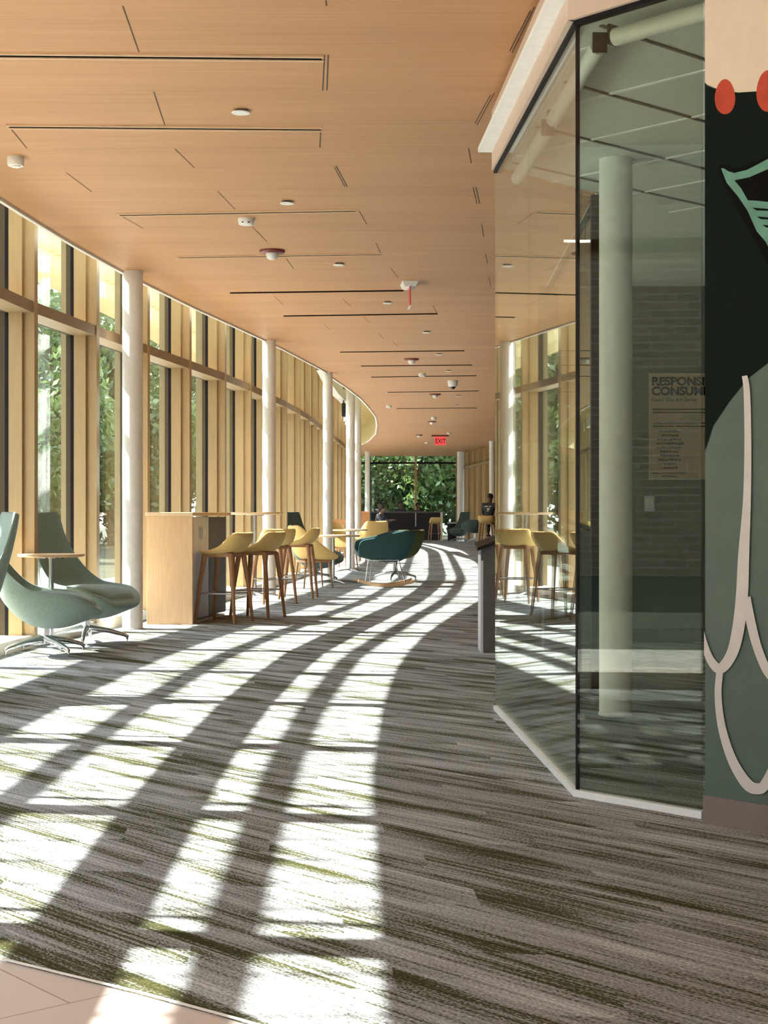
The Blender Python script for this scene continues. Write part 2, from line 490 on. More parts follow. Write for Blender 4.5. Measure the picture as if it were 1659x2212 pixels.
# ceiling slab with its seams
mb = MB()
ys = [-8.0] + list(np.arange(-7, YEND + 0.01, 0.5))
for a, b in zip(ys[:-1], ys[1:]):
    mb.add([(E(a), a, CEIL), (E(b), b, CEIL), (7.5, b, CEIL), (7.5, a, CEIL)], [(0, 1, 2, 3)])
    mb.add([(E(a), a, CEIL), (E(a), a, TOP), (E(b), b, TOP), (E(b), b, CEIL)], [(0, 1, 2, 3)], 2 if a < 24 else 3)
    mb.add([(E(a), a, CEIL - .02), (E(a), a, CEIL), (E(b), b, CEIL), (E(b), b, CEIL - .02)], [(0, 1, 2, 3)], 2)
    mb.add([(E(a), a, CEIL - .02), (E(b), b, CEIL - .02), (E(b) + .03, b, CEIL - .02), (E(a) + .03, a, CEIL - .02)], [(0, 1, 2, 3)], 2)
    mb.add([(E(a) + .03, a, CEIL - .02), (E(b) + .03, b, CEIL - .02), (E(b) + .03, b, CEIL), (E(a) + .03, a, CEIL)], [(0, 1, 2, 3)], 2)
def seam(px0, py0, px1, py1, w=0.006):
    a = Vector(on_ceil(px0, py0)); b = Vector(on_ceil(px1, py1))
    d = (b - a).normalized(); nn = Vector((-d.y, d.x)) * w / 2
    z = CEIL - 0.0015
    mb.add([(*(a - nn), z), (*(a + nn), z), (*(b + nn), z), (*(b - nn), z)], [(0, 1, 2, 3)], 1)
for s_ in [(265, 12, 300, 112), (332, 198, 356, 270), (17, 270, 58, 320), (701, 118, 697, 195), (709, 118, 706, 195), (693, 276, 691, 318),
           (378, 322, 420, 362), (470, 413, 508, 452), (142, 372, 198, 414), (265, 468, 310, 494), (722, 360, 745, 403), (726, 358, 750, 403),
           (776, 455, 792, 484), (812, 524, 823, 548), (545, 490, 577, 522), (618, 558, 634, 580), (845, 580, 860, 600),
           (740, 645, 758, 662), (785, 684, 798, 696), (935, 660, 946, 680), (1106, 113, 1155, 14), (1101, 110, 1146, 22), (1030, 270, 1068, 200), (1026, 266, 1060, 204),
           (1012, 320, 1018, 352), (1022, 404, 1030, 440), (1028, 404, 1036, 440), (1040, 484, 1045, 512), (1049, 548, 1053, 570), (1056, 598, 1060, 618),
           (704, 0, 705, 12), (592, 640, 612, 658), (818, 720, 830, 732), (700, 700, 712, 712), (848, 738, 860, 748)]:
    seam(*s_)
for (x0, y0, x1, y1) in [(0, 118, 700, 118), (0, 272, 1000, 266), (120, 321, 690, 318), (200, 413, 980, 404), (520, 500, 1000, 496), (660, 604, 1030, 602), (720, 725, 1040, 720), (760, 776, 1040, 772), (840, 832, 1040, 828), (860, 860, 1040, 857)]:
    seam(x0, y0, x1, y1, 0.0025)
mb.build('ceiling', [M_ceil, M_seam, M_white, M_soffit], kind='structure')

# dark linear slots in the ceiling, each with a pale flange
slots = [(-120, 117, 695, 125), (20, 272, 693, 278), (258, 463, 767, 454), (385, 555, 822, 548), (497, 632, 872, 627), (613, 682, 944, 677),
         (735, 760, 1003, 757), (780, 790, 1020, 788), (802, 814, 1029, 811), (838, 847, 1034, 844), (857, 882, 1030, 881)]
for i, (x0, y0, x1, y1) in enumerate(slots):
    a = Vector(on_ceil(x0, y0)); b = Vector(on_ceil(x1, y1))
    d = (b - a).normalized(); nn = Vector((-d.y, d.x))
    if nn.y < 0: nn = -nn
    L = (b - a).length; mid = (a + b) / 2; rz = math.atan2(d.y, d.x)
    hh = .005 if i < 2 else (.007 if i < 4 else .009)
    slot = MB().box((mid.x, mid.y, CEIL - hh / 2), (L, 0.042 if i < 2 else 0.036, hh), rz).build('trim_%d' % (i + 2), M_slot, kind='structure')
    if i > 3: continue
    m2 = MB()
    for sg in (-1, 1):
        c = mid + nn * 0.032 * sg
        m2.box((c.x, c.y, CEIL - 0.005), (L + 0.02, 0.014, 0.01), rz)
    m2.build('flange', M_lip, slot)

# roof over the slot along the windows and the raised part
mb = MB()
for a, b in zip(ys[:-1], ys[1:]):
    mb.add([(G(a) - .12, a, TOP), (G(b) - .12, b, TOP), (E(b) + .05, b, TOP), (E(a) + .05, a, TOP)], [(0, 1, 2, 3)])
for k_ in range(42):
    y_ = 25 + k_ * .7
    if E(y_) - G(y_) > .3: mb.box(((G(y_) + E(y_)) / 2, y_, TOP - .07), (E(y_) - G(y_) - .1, .12, .13))
mb.build('ceiling_raised', M_soffit, kind='structure')
mb = MB()
hp = [Vector(p) for p in ((-.98, 24.4), (-.97, 27), (-.92, 29.3), (-.82, 31.4), (-.74, 33.5), (-.78, 36), (-.95, 39), (-1.0, 43))]
for p, q in zip(hp[:-1], hp[1:]):
    d = (q - p).normalized(); nn = Vector((-d.y, d.x)) * .07
    a1, b1, c1, d1_ = p - nn, q - nn, q + nn, p + nn
    mb.add([(*v, CEIL) for v in (a1, b1, c1, d1_)] + [(*v, CEIL + .2) for v in (a1, b1, c1, d1_)], [(3, 2, 1, 0), (4, 5, 6, 7), (0, 1, 5, 4), (2, 3, 7, 6)])
mb.build('trim_31', M_white, kind='structure')
mb = MB()
for a, b in zip(ys[:-1], ys[1:]):
    mb.add([(G(a) - .14, a, TOP + .08), (G(b) - .14, b, TOP + .08), (7.6, b, TOP + .08), (7.6, a, TOP + .08)], [(0, 1, 2, 3)])
mb.build('roof', M_white, kind='structure')

# window bays along the curve
ts, acc = [], 0.0
y = 12.1
def step(y, ds):
    t, _ = Gn(y); return y + t.y * ds
fw = [12.45]
while fw[-1] < YEND - 1.0: fw.append(step(fw[-1], 1.62))
bk = [12.45]
while bk[-1] > -7.0: bk.append(step(bk[-1], -1.62))
posts = bk[::-1][:-1] + fw
TR0, TR1 = 2.645, 2.735
for i, (a, b) in enumerate(zip(posts[:-1], posts[1:])):
    mid = (a + b) / 2
    ta, na = Gn(a)
    rz = math.atan2(na.y, na.x)
    def P(y, off, z): return tuple(Go(y, off, z))
    g = MB()
    g.add([P(a, 0, .1), P(b, 0, .1), P(b, 0, TOP), P(a, 0, TOP), P(a, -.02, .1), P(b, -.02, .1), P(b, -.02, TOP), P(a, -.02, TOP)],
          [(0, 1, 2, 3), (7, 6, 5, 4), (0, 3, 7, 4), (1, 5, 6, 2)])
    w = g.build('window_%d' % (i + 1), M_wglass, kind='structure')
    q = Vector(P(a, 0, 0))
    def fb(off, along, dx, dy, z0, z1):
        c = q + na * off + ta * along
        return ((c.x, c.y, (z0 + z1) / 2), (dx, dy, z1 - z0), rz)
    MB().box(*fb(-0.02, 0, 0.07, 0.06, .08, TOP)).build('mullion', M_dark, w)
    MB().box(*fb(0.07, 0, 0.11, 0.055, .08, TOP)).build('inner_fin', M_fin, w)
    MB().box(*fb(0.165, 0.05, 0.10, 0.085, .08, TOP)).build('outer_fin', M_fin, w)
    MB().box(*fb(-0.16, 0.30, 0.10, 0.025, .0, TOP)).build('outside_fin', M_outfin, w)
    t1 = MB(); t1.add([P(a, .005, TR0), P(b, .005, TR0), P(b, .205, TR0), P(a, .205, TR0), P(a, .005, TR1), P(b, .005, TR1), P(b, .205, TR1), P(a, .205, TR1)],
                      [(0, 1, 2, 3), (7, 6, 5, 4), (3, 2, 6, 7), (0, 4, 5, 1)])
    t1.build('transom', M_rail, w)
    t2 = MB(); t2.add([P(a, -.03, TR0), P(b, -.03, TR0), P(b, .004, TR0), P(a, .004, TR0), P(a, -.03, TR0 + .05), P(b, -.03, TR0 + .05), P(b, .004, TR0 + .05), P(a, .004, TR0 + .05)],
                      [(3, 2, 1, 0), (4, 5, 6, 7), (2, 3, 7, 6), (0, 1, 5, 4)])
    t2.build('glazing_bar', M_dark, w)
# low curb under the glass
mb = MB()
yy = list(np.arange(-8, YEND + .1, .8))
for a, b in zip(yy[:-1], yy[1:]):
    mb.add([Go(a, .20, 0), Go(b, .20, 0), Go(b, .20, .095), Go(a, .20, .095), Go(a, -.14, .095), Go(b, -.14, .095), Go(a, -.14, 0), Go(b, -.14, 0)],
           [(0, 1, 2, 3), (3, 2, 5, 4), (4, 5, 7, 6)])
mb.build('trim_20', M_cream, kind='structure')
# band above the glass outside
mb = MB()
for a, b in zip(yy[:-1], yy[1:]):
    mb.add([Go(a, .0, TOP), Go(b, .0, TOP), Go(b, .0, 4.35), Go(a, .0, 4.35), Go(a, -.15, TOP), Go(b, -.15, TOP), Go(b, -.15, 4.35), Go(a, -.15, 4.35)],
           [(0, 1, 2, 3), (7, 6, 5, 4), (0, 4, 5, 1), (3, 2, 6, 7)])
mb.build('wall_left', M_cream, kind='structure')

# outside sunshade: outriggers carrying beams that run along the wall
mb = MB()
ZS = 4.2
for (o0, o1, h) in [(.77, .87, .09), (1.73, 1.83, .09), (2.24, 2.70, .12)]:
    for a, b in zip(yy[:-1], yy[1:]):
        vs = []
        for z in (ZS - h / 2, ZS + h / 2):
            vs += [Go(a, -o0, z), Go(b, -o0, z), Go(b, -o1, z), Go(a, -o1, z)]
        mb.add(vs, [(0, 1, 2, 3), (7, 6, 5, 4), (0, 4, 5, 1), (2, 6, 7, 3)])
y = -8.0
while y < YEND:
    a = Go(y, -.14, ZS - .01); b = Go(y, -2.7, ZS - .01)
    c = (a + b) / 2; d = (b - a)
    mb.box((c.x, c.y, c.z), (d.length, 0.012, 0.085), math.atan2(d.y, d.x))
    y += 0.3
mb.build('roof_sunshade', M_soffit, kind='structure')

# far end glazed wall
ex = [-2.3, -.57, 1.25, 2.95]
for i, (a, b) in enumerate(zip(ex[:-1], ex[1:])):
    w = MB().box(((a + b) / 2, YEND, 1.75), (b - a, .02, 3.4)).build('window_%d' % (60 + i), M_wglass, kind='structure')
    MB().box((a, YEND - .04, 1.7), (.09, .14, 3.4)).build('mullion', M_dark if i != 2 else M_fin, w)
    MB().box(((a + b) / 2, YEND - .02, 3.0), (b - a, .1, .07)).build('transom', M_dark, w)
    MB().box(((a + b) / 2, YEND - .05, .05), (b - a, .12, .1)).build('sill', M_cream, w)
MB().box((5.2, YEND + .1, 1.9), (4.6, .15, 3.8)).build('wall_far', M_cream, kind='structure')
# glazed wall on the right, near the far end
RA, RB = Vector((2.95, 61.9, 0)), Vector((3.75, 50.2, 0))
nb = 7
dv = (RB - RA) / nb; rzz = math.atan2(dv.y, dv.x); nr = Vector((dv.y, -dv.x, 0)).normalized() * 1
if nr.x > 0: nr = -nr
for i in range(nb):
    a = RA + dv * i; b = RA + dv * (i + 1); m = (a + b) / 2
    w = MB().box((m.x, m.y, 1.7), (dv.length, .02, 3.3), rzz).build('window_%d' % (70 + i), M_wglass, kind='structure')
    c = b + nr * .09
    MB().box((c.x, c.y, 1.65), (.06, .2, 3.2), rzz).build('inner_fin', M_fin, w)
    c = b + nr * .24 - dv.normalized() * .09
    MB().box((c.x, c.y, 1.65), (.10, .12, 3.2), rzz).build('outer_fin', M_fin, w)
    c = m + nr * .15
    MB().box((c.x, c.y, 2.7), (dv.length, .3, .08), rzz).build('transom', M_rail, w)
    c = b
    MB().box((c.x, c.y, 1.65), (.06, .1, 3.2), rzz).build('mullion', M_dark, w)
MB().box((5.6, 50.0, 1.9), (3.6, .15, 3.8)).build('wall_side', M_cream, kind='structure')
MB().box((7.5, 21, 1.9), (.15, 58, 3.8)).build('wall_right', M_gunmetal, kind='structure')
MB().box((2.2, -8, 1.95), (11.4, .15, 3.9)).build('wall_back', M_grey, kind='structure')

# ------------------------------------------------------------------ glass room on the right
GA = Vector((.608, 8.52)); GB = Vector((.729, 5.925)); GC = Vector((1.112, 5.502))
GS = GA + (GB - GA) * 0.488
ZG = 2.915
def pane(idx, a, b, z0, z1, m=M_glass, th=.012):
    a, b = Vector(a), Vector(b)
    d = b - a; c = (a + b) / 2
    return MB().box((c.x, c.y, (z0 + z1) / 2), (d.length, th, z1 - z0), math.atan2(d.y, d.x)).build('window_%d' % idx, m, kind='structure')
def strip(mbx, a, b, w, z0, z1, off=0.0, ext=0.0, mi=0):
    a, b = Vector(a), Vector(b); d = (b - a).normalized(); nn = Vector((-d.y, d.x))
    a = a - d * ext; b = b + d * ext
    c = (a + b) / 2 + nn * off
    mbx.box((c.x, c.y, (z0 + z1) / 2), ((b - a).length, w, z1 - z0), math.atan2(d.y, d.x), mi)
w = pane(80, GA, GS, .02, ZG)
w2 = pane(81, GS, GB, .02, ZG)
w3 = pane(82, GB, GC, .02, ZG, glass('front_glass', (0.83, 0.86, 0.81, 1), 1.42))
m = MB(); strip(m, GA, GB, .032, 0, .024); m.build('sill', M_trim, w)
m = MB(); strip(m, GB, GC, .035, 0, .026, ext=.01); m.build('sill', M_trim, w3)
MB().box((GB.x, GB.y, 1.47), (.012, .012, 2.89), .4).build('corner_joint', M_dark, w3)
m = MB(); strip(m, GA, GB, .03, ZG - .012, ZG + .004); m.build('head_track', M_dark, w2)
m = MB(); strip(m, GB, GC, .03, ZG - .014, ZG + .004); m.build('head_track', M_dark, w3)
# mural wall direction continues the front pane
MD = (GC - GB).normalized()
# fascia above the glass, its ledge and the flat top of the room
FT = 3.02
a2 = GA + (GB - GA).normalized() * -.03
nl = Vector((-1, -.0466)).normalized()          # outwards from the left pane
nf = Vector((MD.y, -MD.x)); nf = nf if nf.y < 0 else -nf
m = MB()
GE = GC + MD * .001
corner = GB + nl * .03 + nf * .01
poly = [GA + nl * .025, corner, GE + nf * .03, Vector((4.2, GE.y)), Vector((4.2, 8.55)), Vector((GA.x, 8.56))]
def prism(mbx, poly, z0, z1, mi=0):
    n = len(poly)
    vs = [(p.x, p.y, z0) for p in poly] + [(p.x, p.y, z1) for p in poly]
    fs = [tuple(range(n))[::-1], tuple(range(n, 2 * n))] + [(i, (i + 1) % n, n + (i + 1) % n, n + i) for i in range(n)]
    mbx.add(vs, fs, mi)
prism(m, poly, FT, FT + .22)
# fascia band
mf = MB()
def band(mbx, pts, z0, z1, th=.03):
    for p, q in zip(pts[:-1], pts[1:]):
        d = (q - p).normalized(); nn = Vector((-d.y, d.x))
        if nn.dot(Vector((-1, -1))) < 0: nn = -nn
        vs = [(*(p), z0), (*(q), z0), (*(q - nn * th), z0), (*(p - nn * th), z0), (*(p), z1), (*(q), z1), (*(q - nn * th), z1), (*(p - nn * th), z1)]
        mbx.add(vs, [(3, 2, 1, 0), (4, 5, 6, 7), (0, 1, 5, 4), (1, 2, 6, 5), (2, 3, 7, 6), (3, 0, 4, 7)])
band(mf, [GA + nl * .025, corner, GE + nf * .03], ZG + .004, FT + .02, .045)
fas = mf.build('wall_fascia', M_mauve, kind='structure')
top = m.build('ceiling_glass_room_cover', M_mauve, kind='structure')
ml = MB()
L0 = GA + nl * .1; L1 = GB + nl * .065 + nf * .05; L2 = GE + nf * .09
vs = [(*(GA + nl * .02), FT), (*(corner), FT), (*L2, FT), (*L0, FT), (*L1, FT)]
q = [GA + nl * .02, L0, L1, L2, GE + nf * .025, corner]
prism(ml, q, FT - .004, FT + .02)
ml.build('trim_30', M_white, kind='structure')
# tile ceiling inside, with tee bars
mc = MB()
CZ = 2.93
prism(mc, [GA + Vector((.03, .0)), GB + Vector((.03, .04)), GC + Vector((.02, .03)), Vector((2.4, 5.0)), Vector((4.2, 5.0)), Vector((4.2, 13.1)), Vector((1.35, 13.1)), Vector((1.25, 9.2))], CZ, CZ + .03)
mc.build('ceiling_tiles', M_acou, kind='structure')
mg = MB()
d1 = Vector((.68, -.733)); d2 = Vector((.733, .68)); o0 = Vector((1.0, 7.0))
def clipped(o, d, lo=-6, hi=6):
    pts = []
    for t in np.arange(lo, hi, .1):
        p = o + d * float(t)
        # inside the room plan
        left = GA.x + (GB.x - GA.x) * (p.y - GA.y) / (GB.y - GA.y) if p.y < 8.52 else .608 + (p.y - 8.52) * .9
        if p.x > left + .03 and p.x < 4.1 and p.y < 13 and (p - GB).dot(Vector((.733, .68))) > .04: pts.append(p)
    return (pts[0], pts[-1]) if len(pts) > 3 else None
for k in range(-9, 14):
    for d, e, mi, wdt in ((d1, d2, 0, .02), (d2, d1, 1, .018)):
        r = clipped(o0 + e * (k * .61), d)
        if r: strip(mg, r[0], r[1], wdt, CZ - .006, CZ + .002, mi=mi)
mg.build('ceiling_grid', [M_white, M_gunmetal], kind='structure')
# soffit strip with roller blinds inside the panes
mr = MB(); strip(mr, GA + Vector((.02, 0)), GB, .15, CZ - .05, CZ - .001, off=.1 if ((GB - GA).x < 0) else -.1)
# walls of the room
WX = [Vector((1.25, 9.2)), Vector((1.40, 13.0)), Vector((4.2, 13.0)), Vector((4.2, 5.0))]
m = MB(); strip(m, (1.28, 13.0), (4.25, 13.0), .1, 0, CZ); m.build('wall_inner', M_greenwall, kind='structure')
m = MB(); strip(m, (4.2, 5.0), (4.2, 13.0), .1, 0, CZ); m.build('wall_inner_right', M_greenwall, kind='structure')
m = MB(); strip(m, (1.33, 12.93), (4.15, 12.93), .02, 0, .11); m.build('baseboard_inner', M_black, kind='structure')
pf = pane(83, (.608, 8.55), (1.22, 9.2), .02, ZG)
m = MB(); m.box((1.235, 9.2, 1.46), (.05, .06, 2.92)); m.build('frame', M_dark, pf)
m = MB(); strip(m, (.608, 8.55), (1.22, 9.2), .03, 0, .03); m.build('sill', M_gunmetal, pf)
pg = pane(84, (1.25, 9.25), (1.36, 12.95), .02, ZG)
m = MB(); strip(m, (1.25, 9.25), (1.36, 12.95), .04, ZG - .03, ZG); m.build('head_track', M_dark, pg)
# column in the glass room (runs from floor to tile ceiling)

def blind(a, b, label, z=2.855, off=.1):
    a, b = Vector(a), Vector(b); d = (b - a).normalized()
    nn = Vector((-d.y, d.x)); nn = nn if nn.x > 0 else -nn
    a = a + d * .1 + nn * off; b = b - d * .1 + nn * off
    r = thing('roller_blind', label, 'roller blind', (0, 0, 0))
    MB().tube([(*a, z), (*b, z)], .034, 20).build('roll', M_plastic, r)
    for p in (a - d * .012, b + d * .012): MB().box((p.x, p.y, z + .01), (.012, .055, .075), math.atan2(d.y, d.x)).build('bracket', M_dark, r)
    return r
blind(GA, GS, 'rolled up white roller blind over the far half of the side pane')
blind(GS, GB, 'rolled up white roller blind over the near half of the side pane')
blind(GB, GC + MD * .1, 'rolled up white roller blind above the front glass pane beside the mural')

# mural wall
MW0 = Vector((1.104, 5.41)); U = Vector((.673, -.739)).normalized()
NW = Vector((-U.y, U.x)); NW = NW if NW.y < 0 else -NW
def wall_pt(u, z, off): p = MW0 + U * u + NW * off; return (p.x, p.y, z)
m = MB()
m.add([wall_pt(0, 0, 0), wall_pt(1.9, 0, 0), wall_pt(1.9, 0, -.14), wall_pt(0, 0, -.14), wall_pt(0, CEIL, 0), wall_pt(1.9, CEIL, 0), wall_pt(1.9, CEIL, -.14), wall_pt(0, CEIL, -.14)],
      [(3, 2, 1, 0), (4, 5, 6, 7), (0, 1, 5, 4), (1, 2, 6, 5), (2, 3, 7, 6), (3, 0, 4, 7)])
m.build('wall_mural', M_psage, kind='structure')
m = MB()
m.add([wall_pt(-.004, 0, .008), wall_pt(1.9, 0, .008), wall_pt(1.9, .097, .008), wall_pt(-.004, .097, .008), wall_pt(-.004, 0, 0), wall_pt(1.9, 0, 0), wall_pt(1.9, .097, 0), wall_pt(-.004, .097, 0)],
      [(0, 1, 2, 3), (3, 2, 6, 7), (0, 3, 7, 4)])
m.build('baseboard_mural', M_base, kind='structure')
def mp(px, py):
    r = (px - 4 - 829.5) / FPX
    u = (5.41 * r - 1.104) / (U.x - U.y * r)
    u = max(u, 0.0); D = 5.41 + U.y * u
    return (u, min(EYE + (1106 - py) * D / FPX, CEIL - .01))
mur = MB()
lay = [0.0012]
def paint(pts, mi):
    lay[0] += 0.0004
    mur.add([wall_pt(u, z, lay[0]) for u, z in [mp(*p) for p in pts]], [tuple(range(len(pts)))], mi)
def catmull(pts, n=8):
    out = []
    P_ = [pts[0]] + list(pts) + [pts[-1]]
    for i in range(1, len(P_) - 2):
        for k in range(n):
            t = k / n
            p0, p1, p2, p3 = P_[i - 1], P_[i], P_[i + 1], P_[i + 2]
            out.append(tuple(.5 * ((2 * p1[j]) + (-p0[j] + p2[j]) * t + (2 * p0[j] - 5 * p1[j] + 4 * p2[j] - p3[j]) * t * t + (-p0[j] + 3 * p1[j] - 3 * p2[j] + p3[j]) * t ** 3) for j in range(len(p1))))
    out.append(tuple(pts[-1])); return out
def stroke(pts, mi):
    c = catmull([(p[0], p[1], p[2]) for p in pts], 8)
    lay[0] += 0.0004
    L, R = [], []
    for i, (x, y, w_) in enumerate(c):
        x0, y0 = c[max(0, i - 1)][:2]; x1, y1 = c[min(len(c) - 1, i + 1)][:2]
        dx, dy = x1 - x0, y1 - y0; l = math.hypot(dx, dy) or 1
        L.append((x - dy / l * w_ / 2, y + dx / l * w_ / 2)); R.append((x + dy / l * w_ / 2, y - dx / l * w_ / 2))
    vs = [wall_pt(*mp(*p), lay[0]) for p in L] + [wall_pt(*mp(*p), lay[0]) for p in R]
    n = len(c)
    mur.add(vs, [(i, i + 1, n + i + 1, n + i) for i in range(n - 1)], mi)
paint([(1516, -270), (1700, -270), (2000, -270), (2000, 190), (1700, 195), (1659, 196), (1600, 200), (1575, 197), (1548, 190), (1532, 183), (1516, 178)], 0)
paint([(1516, 178), (1532, 186), (1548, 192), (1575, 198), (1600, 200), (1659, 197), (1700, 195), (2000, 190), (2000, 620), (1800, 680), (1720, 735), (1659, 788), (1620, 818), (1580, 868), (1545, 920), (1522, 975), (1516, 1000)], 1)
def oval(cx, cy, rx, ry, mi, k=.0):
    paint([(cx + rx * math.cos(a) * (1 - k * math.sin(a)), cy - ry * math.sin(a)) for a in [2 * PI * i / 28 for i in range(28)]], mi)
oval(1571, 209, 22, 38, 3, .12)
oval(1664, 197, 25, 45, 3, .12)
oval(1762, 205, 24, 40, 3, .12)
# teal form with black surround
paint([(1556, 358), (1572, 357), (1592, 365), (1620, 358), (1700, 318), (1850, 300), (1850, 660), (1690, 620), (1659, 562), (1625, 500), (1590, 440), (1562, 385)], 2)
paint([(1563, 364), (1569, 364), (1580, 371), (1592, 374), (1620, 367), (1700, 325), (1800, 310), (1800, 560), (1700, 600), (1659, 522), (1640, 500), (1620, 455), (1600, 425), (1575, 395)], 4)
paint([(1592, 390), (1625, 383), (1659, 368), (1760, 330), (1770, 500), (1700, 440), (1659, 436), (1640, 434), (1621, 433), (1607, 408)], 2)
for k_, (x, y_) in enumerate([(1630, 449), (1640, 468), (1652, 486), (1668, 505), (1680, 522)]):
    paint([(x, y_), (x + 12, y_ + 1), (x + 40, y_ + 3), (x + 40, y_ + 7), (x + 10, y_ + 6)], 2)
# pale outlines on the sage hand
stroke([(1615, 812, 12), (1620, 850, 14), (1622, 960, 15), (1620, 1080, 17), (1613, 1200, 24), (1609, 1290, 26), (1600, 1365, 26), (1586, 1415, 24), (1562, 1444, 22), (1541, 1425, 17), (1526, 1385, 14), (1517, 1340, 10)], 5)
stroke([(1618, 1290, 20), (1630, 1350, 20), (1645, 1405, 19), (1668, 1455, 19), (1700, 1475, 19), (1740, 1440, 18), (1760, 1300, 18), (1770, 1100, 16)], 5)
stroke([(1562, 1448, 15), (1558, 1500, 15), (1566, 1570, 17), (1588, 1640, 20), (1618, 1690, 24), (1641, 1703, 24), (1662, 1690, 22), (1700, 1600, 20), (1712, 1480, 18)], 5)
mo = mur.build('mural', [M_pcream, M_pdark, M_pblack, M_pred, M_pteal, M_ppink])
tag(mo, 'large painted mural in sage, black, cream and red on the angled right wall', 'mural')

# ------------------------------------------------------------------ columns
def column(x, y, z1, r, label):
    o = MB().lathe([(r + .004, 0), (r + .004, .012), (r, .014), (r, z1)], (0, 0, 0), 40).build('column', M_white, loc=(x, y, 0), kind='structure')
    o['label'] = label
column(-2.30, 14.4, CEIL + .3, .093, 'nearest round white column along the left windows')
column(-1.474, 20.2, CEIL + .3, .086, 'second round white column behind the bar stools')
column(-.89, 24.9, CEIL, .078, 'third round white column along the left windows')
column(-.63, 29.6, TOP, .083, 'round white column at the edge of the raised ceiling')
column(-.58, 34.3, TOP, .083, 'fifth round white column along the windows')
column(1.222, 8.3, CZ, .087, 'round white column standing inside the glass room')
column(-.60, 57, CEIL, .09, 'sunlit white column at the left of the end windows')
column(2.80, 57.5, CEIL, .13, 'white column at the right of the end windows')
column(3.36, 48.9, CEIL, .09, 'white column beside the person on the stool')

# ------------------------------------------------------------------ ceiling devices
def puck(px, py, r, label):
    x, y = on_ceil(px, py)
    o = thing('concealed_sprinkler', label, 'sprinkler', (x, y, CEIL), group='round sprinkler covers on the wood ceiling')
    MB().lathe([(r * .7, -.012), (r * .7, 0)], seg=20).build('neck', M_gunmetal, o)
    MB().lathe([(r * .96, -.018), (r, -.016), (r, -.012)], seg=28).build('cover_plate', M_plastic, o)
for px, py, lab in [(520, 238, 'round white sprinkler cover nearest the camera between the two long slots'),
                    (620, 435, 'round white sprinkler cover above the twin sensor'),
                    (732, 569, 'round white sprinkler cover right of the nearest strobe'),
                    (837, 652, 'round white sprinkler cover left of the hanging red sign'),
                    (921, 716, 'round sprinkler cover behind the hanging red sign'),
                    (948, 764, 'small sprinkler cover right of the second strobe'),
                    (969, 800, 'small sprinkler cover in front of the camera dome'),
                    (990, 854, 'small sprinkler cover just beyond the camera dome'),
                    (987, 875, 'tiny sprinkler cover far down the ceiling')]:
    puck(px, py, .05, lab)
def smoke(px, py, label):
    x, y = on_ceil(px, py, CEIL - .03)
    o = thing('smoke_detector', label, 'smoke detector', (x, y, CEIL))
    MB().lathe([(.046, -.055), (.05, -.05), (.052, -.02), (.05, 0)], seg=28).build('housing', M_plastic, o)
    MB().lathe([(.03, -.062), (.03, -.054)], seg=20).build('sensor_cap', M_plastic, o)
smoke(34, 350, 'white cylindrical smoke detector near the left edge of the ceiling')
def twin(px, py, label, s=1.0):
    x, y = on_ceil(px, py, CEIL - .03)
    o = thing('occupancy_sensor', label, 'sensor', (x, y, CEIL), group='white twin lens sensors on the ceiling')
    MB().lathe([(.035, -.05), (.055, -.045), (.062, -.02), (.062, 0)], seg=28).build('housing', M_plastic, o)
    for sx in (-.022, .022):
        MB().lathe([(.006, -.004), (.010, 0), (.006, .004)], (sx, -.05, -.035), 12).build('lens', M_lens, o)
for px, py, lab in [(532, 481, 'white twin lens sensor in front of the nearest strobe'), (912, 811, 'white twin lens sensor beyond the second strobe'),
                    (840, 879, 'white twin lens sensor near the raised ceiling edge'), (937, 904, 'white twin lens sensor before the exit sign'), (970, 937, 'white sensor right above the exit sign'),
                    (922, 957, 'white sensor left of the exit sign')]:
    twin(px, py, lab)
def strobe(px, py, label):
    x, y = on_ceil(px, py)
    o = thing('fire_strobe', label, 'alarm strobe', (x, y, CEIL), group='maroon ceiling alarm strobes')
    MB().lathe([(.07, -.026), (.1, -.022), (.108, -.01), (.108, 0)], seg=36).build('base_plate', M_red, o)
    MB().lathe([(.02, -.078), (.042, -.068), (.052, -.045), (.054, -.026)], seg=28).build('dome', M_plastic, o)
for px, py, lab in [(588, 541, 'maroon alarm strobe with clear dome nearest the camera'), (889, 775, 'second maroon alarm strobe along the ceiling'),
                    (940, 851, 'third maroon alarm strobe past the camera dome'), (933, 910, 'fourth small alarm strobe toward the exit sign'), (905, 939, 'farthest alarm strobe left of the exit sign')]:
    strobe(px, py, lab)
x, y = on_ceil(978, 822)
o = thing('security_camera', 'white ceiling dome security camera with dark lens', 'camera', (x, y, CEIL))
MB().lathe([(.05, -.105), (.078, -.09), (.085, -.03), (.085, 0)], seg=32).build('housing', M_plastic, o)
MB().lathe([(.008, -.145), (.03, -.138), (.046, -.12), (.05, -.1)], seg=28).build('dome', M_lens, o)

def text_mesh(txt, size, name, m, parent, loc, rot=(PI / 2, 0, 0), extrude=.0006, sx=1.0, bold=0.0, align='LEFT'):
    cu = bpy.data.curves.new(name, 'FONT'); cu.body = txt; cu.size = size; cu.extrude = extrude; cu.offset = bold; cu.align_x = align
    tmp = bpy.data.objects.new(name + '_source', cu); COL.objects.link(tmp)
    dg = bpy.context.evaluated_depsgraph_get(); dg.update()
    me = bpy.data.meshes.new_from_object(tmp.evaluated_get(dg))
    bpy.data.objects.remove(tmp)
    o = bpy.data.objects.new(name, me); me.materials.clear(); me.materials.append(m)
    COL.objects.link(o); o.parent = parent; o.location = loc; o.rotation_euler = rot; o.scale = (sx, 1, 1)
    return o

